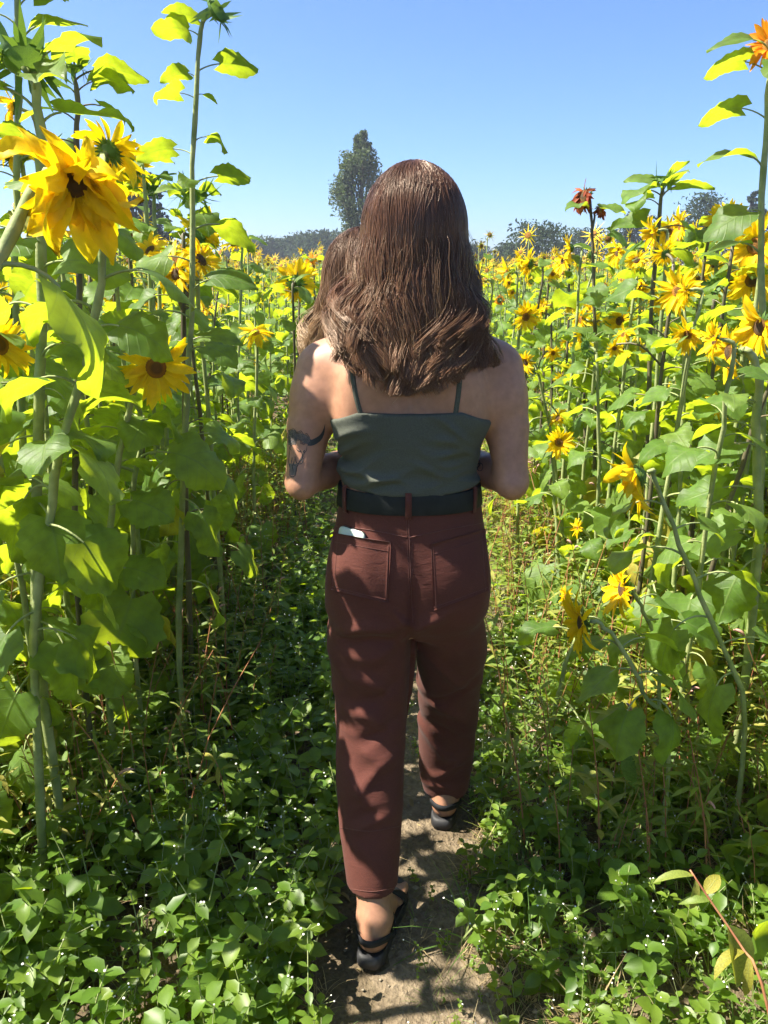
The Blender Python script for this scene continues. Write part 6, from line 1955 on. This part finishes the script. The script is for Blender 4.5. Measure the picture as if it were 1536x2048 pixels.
# dark mass under the strands
F = Field((-0.20, 1.40, 1.18), (0.34, 1.80, 1.74), 0.006)
F.ell(HCh, (HR[0] * 0.985, HR[1] * 0.985, HR[2] * 0.985), 0.0)
cut = F.f.copy()
F.cone(HCh + Vector((0, -0.015, -0.02)), P(822, 640, 1.565), 0.070, 0.06, 0.04, (1.15, 0.75, 1))
F.cone(P(800, 600, 1.57), P(740, 680, 1.56), 0.045, 0.02, 0.04, (1.2, 0.8, 1)); F.cone(P(850, 600, 1.57), P(910, 680, 1.56), 0.045, 0.02, 0.04, (1.2, 0.8, 1))
F.cone(P(822, 640, 1.565), P(822, 715, 1.535), 0.05, 0.022, 0.04, (1.4, 0.6, 1))
Xg, Yg, Zg = F.ax[0][:, None, None], F.ax[1][None, :, None], F.ax[2][None, None, :]
face = np.maximum(HCh.y + 0.035 - Yg, -9) * 0 + (Yg - (HCh.y + 0.03) - 0.5 * np.clip(Zg - HCh.z - 0.03, 0, 1))
F.f = np.maximum(F.f, face).astype(np.float32)
hV, hQ = F.mesh(); hV = smooth_mesh(hV, hQ, 2, 0.5)
hair = part('hair', V, Q, MAT['hair'], A=A)
obj('hair_mass', T(hV - off, hQ), MAT['hair_base'], hair)
# stray hairs
Pf = strands(520, HCh, (HR[0] + .004, HR[1] + .004, HR[2] + .004), ends_w, rs, 200, 24, (0.004, 0.020), 0.02, None, jit=0.016, pull=0.0)
V, Q, A = strand_mesh(Pf, 0.0004, rs)
obj('stray_hair', T(np.asarray(V) - off, Q, 0, A), MAT['hair_light'], hair)

# ------------------------------------------------------------------ the second, smaller person held in front
CC = P(722, 560, 1.80)
def build_child():
    F = Field((-0.32, 1.62, 0.80), (0.30, 2.10, 1.64), 0.006)
    F.ell(CC + Vector((0, 0, 0.0)), (0.066, 0.078, 0.086), 0.0)
    F.cone(CC + Vector((0.0, 0.03, -0.045)), CC + Vector((-0.01, 0.050, -0.068)), 0.042, 0.022, 0.025)
    F.cone(CC + Vector((0, 0.078, -0.005)), CC + Vector((0, 0.090, -0.03)), 0.006, 0.010, 0.01)
    ch = P(792, 760, 1.86); hp = P(812, 960, 1.87)
    F.cone(CC - Vector((-0.01, 0, 0.05)), ch + Vector((0, 0, 0.06)), 0.034, 0.045, 0.03)
    F.cone(ch, hp, 0.078, 0.085, 0.04, (1.1, 0.85, 1))
    for sg in (-1, 1):
        s = ch + Vector((sg * 0.075, 0, 0.05))
        e = s + Vector((sg * 0.035, -0.05, -0.12)); w = e + Vector((-sg * 0.03, -0.0, 0.11))
        F.chain([s, e, w], [0.034, 0.026, 0.019], 0.02)
        hand(F, w, w - e, Vector((-sg * 0.6, -0.5, 0)), Vector((0, -1, 0.2)), 0.62)
        k = hp + Vector((sg * 0.13, -0.02, 0.045)); a = k + Vector((-sg * 0.015, 0.03, -0.20)); t_ = a + Vector((sg * 0.01, 0.085, -0.02))
        F.chain([hp + Vector((sg * 0.045, 0, 0)), k, a], [0.058, 0.044, 0.026], 0.025)
        F.chain([a, t_], [0.024, 0.018], 0.015)
    V, Q = F.mesh()
    return smooth_mesh(V, Q, 3, 0.45), Q, ch, hp
cV, cQ, c_ch, c_hp = build_child()
cb = Vector((c_hp.x, c_hp.y, 0.88))
child = bpy.data.objects.new('person', None); COL.objects.link(child); child.location = cb
tag(child, 'smaller person with long light brown hair, mostly hidden in front of the walking one', 'person')
co = np.array(cb)
cbody = obj('body', T(cV - co, cQ), MAT['skin'], child)
F = Field((-0.2, 1.68, 0.84), (0.30, 2.04, 1.36), 0.006)
F.cone(c_ch + Vector((0, 0, 0.01)), c_hp - Vector((0, 0, 0.01)), 0.085, 0.093, 0.0, (1.1, 0.85, 1))
Zg = F.ax[2][None, None, :]
F.f = np.maximum(F.f, np.maximum(Zg - (c_ch.z + 0.06), (c_hp.z - 0.045) - Zg)).astype(np.float32)
V, Q = F.mesh(); obj('shirt', T(smooth_mesh(V, Q, 3, .5) - co, Q), MAT['child_dress'], child)
CB = BVHTree.FromPolygons([tuple(v) for v in cV], [tuple(int(i) for i in q) for q in cQ])
rs = np.random.RandomState(19)
def ends_c(az, u, lay):
    f = np.clip(az / 2.5, -1, 1)
    x = P(665, 690, 1.76).x + 0.10 * f + rs.normal(0, 0.008)
    z = P(768, 735, 1.76).z + 0.07 * u * u + abs(rs.normal(0, 0.012))
    y = 1.745 - lay * 0.9 + 0.05 * abs(f)
    return (x, y, z)
CR = (0.076, 0.086, 0.095)
Pc = strands(4200, CC, CR, ends_c, rs, 70, 26, (0.001, 0.02), 0.013, CB, jit=0.004, pull=0.45)
V, Q, A = strand_mesh(Pc, 0.0008, rs)
ch_hair = obj('hair', T(np.asarray(V) - co, Q, 0, A), MAT['hair_light'], child)
F = Field((-0.30, 1.60, 1.20), (0.15, 1.95, 1.64), 0.006)
F.ell(CC, tuple(0.985 * q for q in CR), 0)
F.cone(CC + Vector((0, -0.03, -0.02)), P(668, 680, 1.765), 0.06, 0.028, 0.04, (1.2, 0.7, 1))
Yg = F.ax[1][None, :, None]; Zg = F.ax[2][None, None, :]
F.f = np.maximum(F.f, Yg - (CC.y + 0.03) - 0.5 * np.clip(Zg - CC.z - 0.03, 0, 1)).astype(np.float32)
V, Q = F.mesh(); obj('hair_mass', T(smooth_mesh(V, Q, 2, .5) - co, Q), MAT['hair_base'], ch_hair)
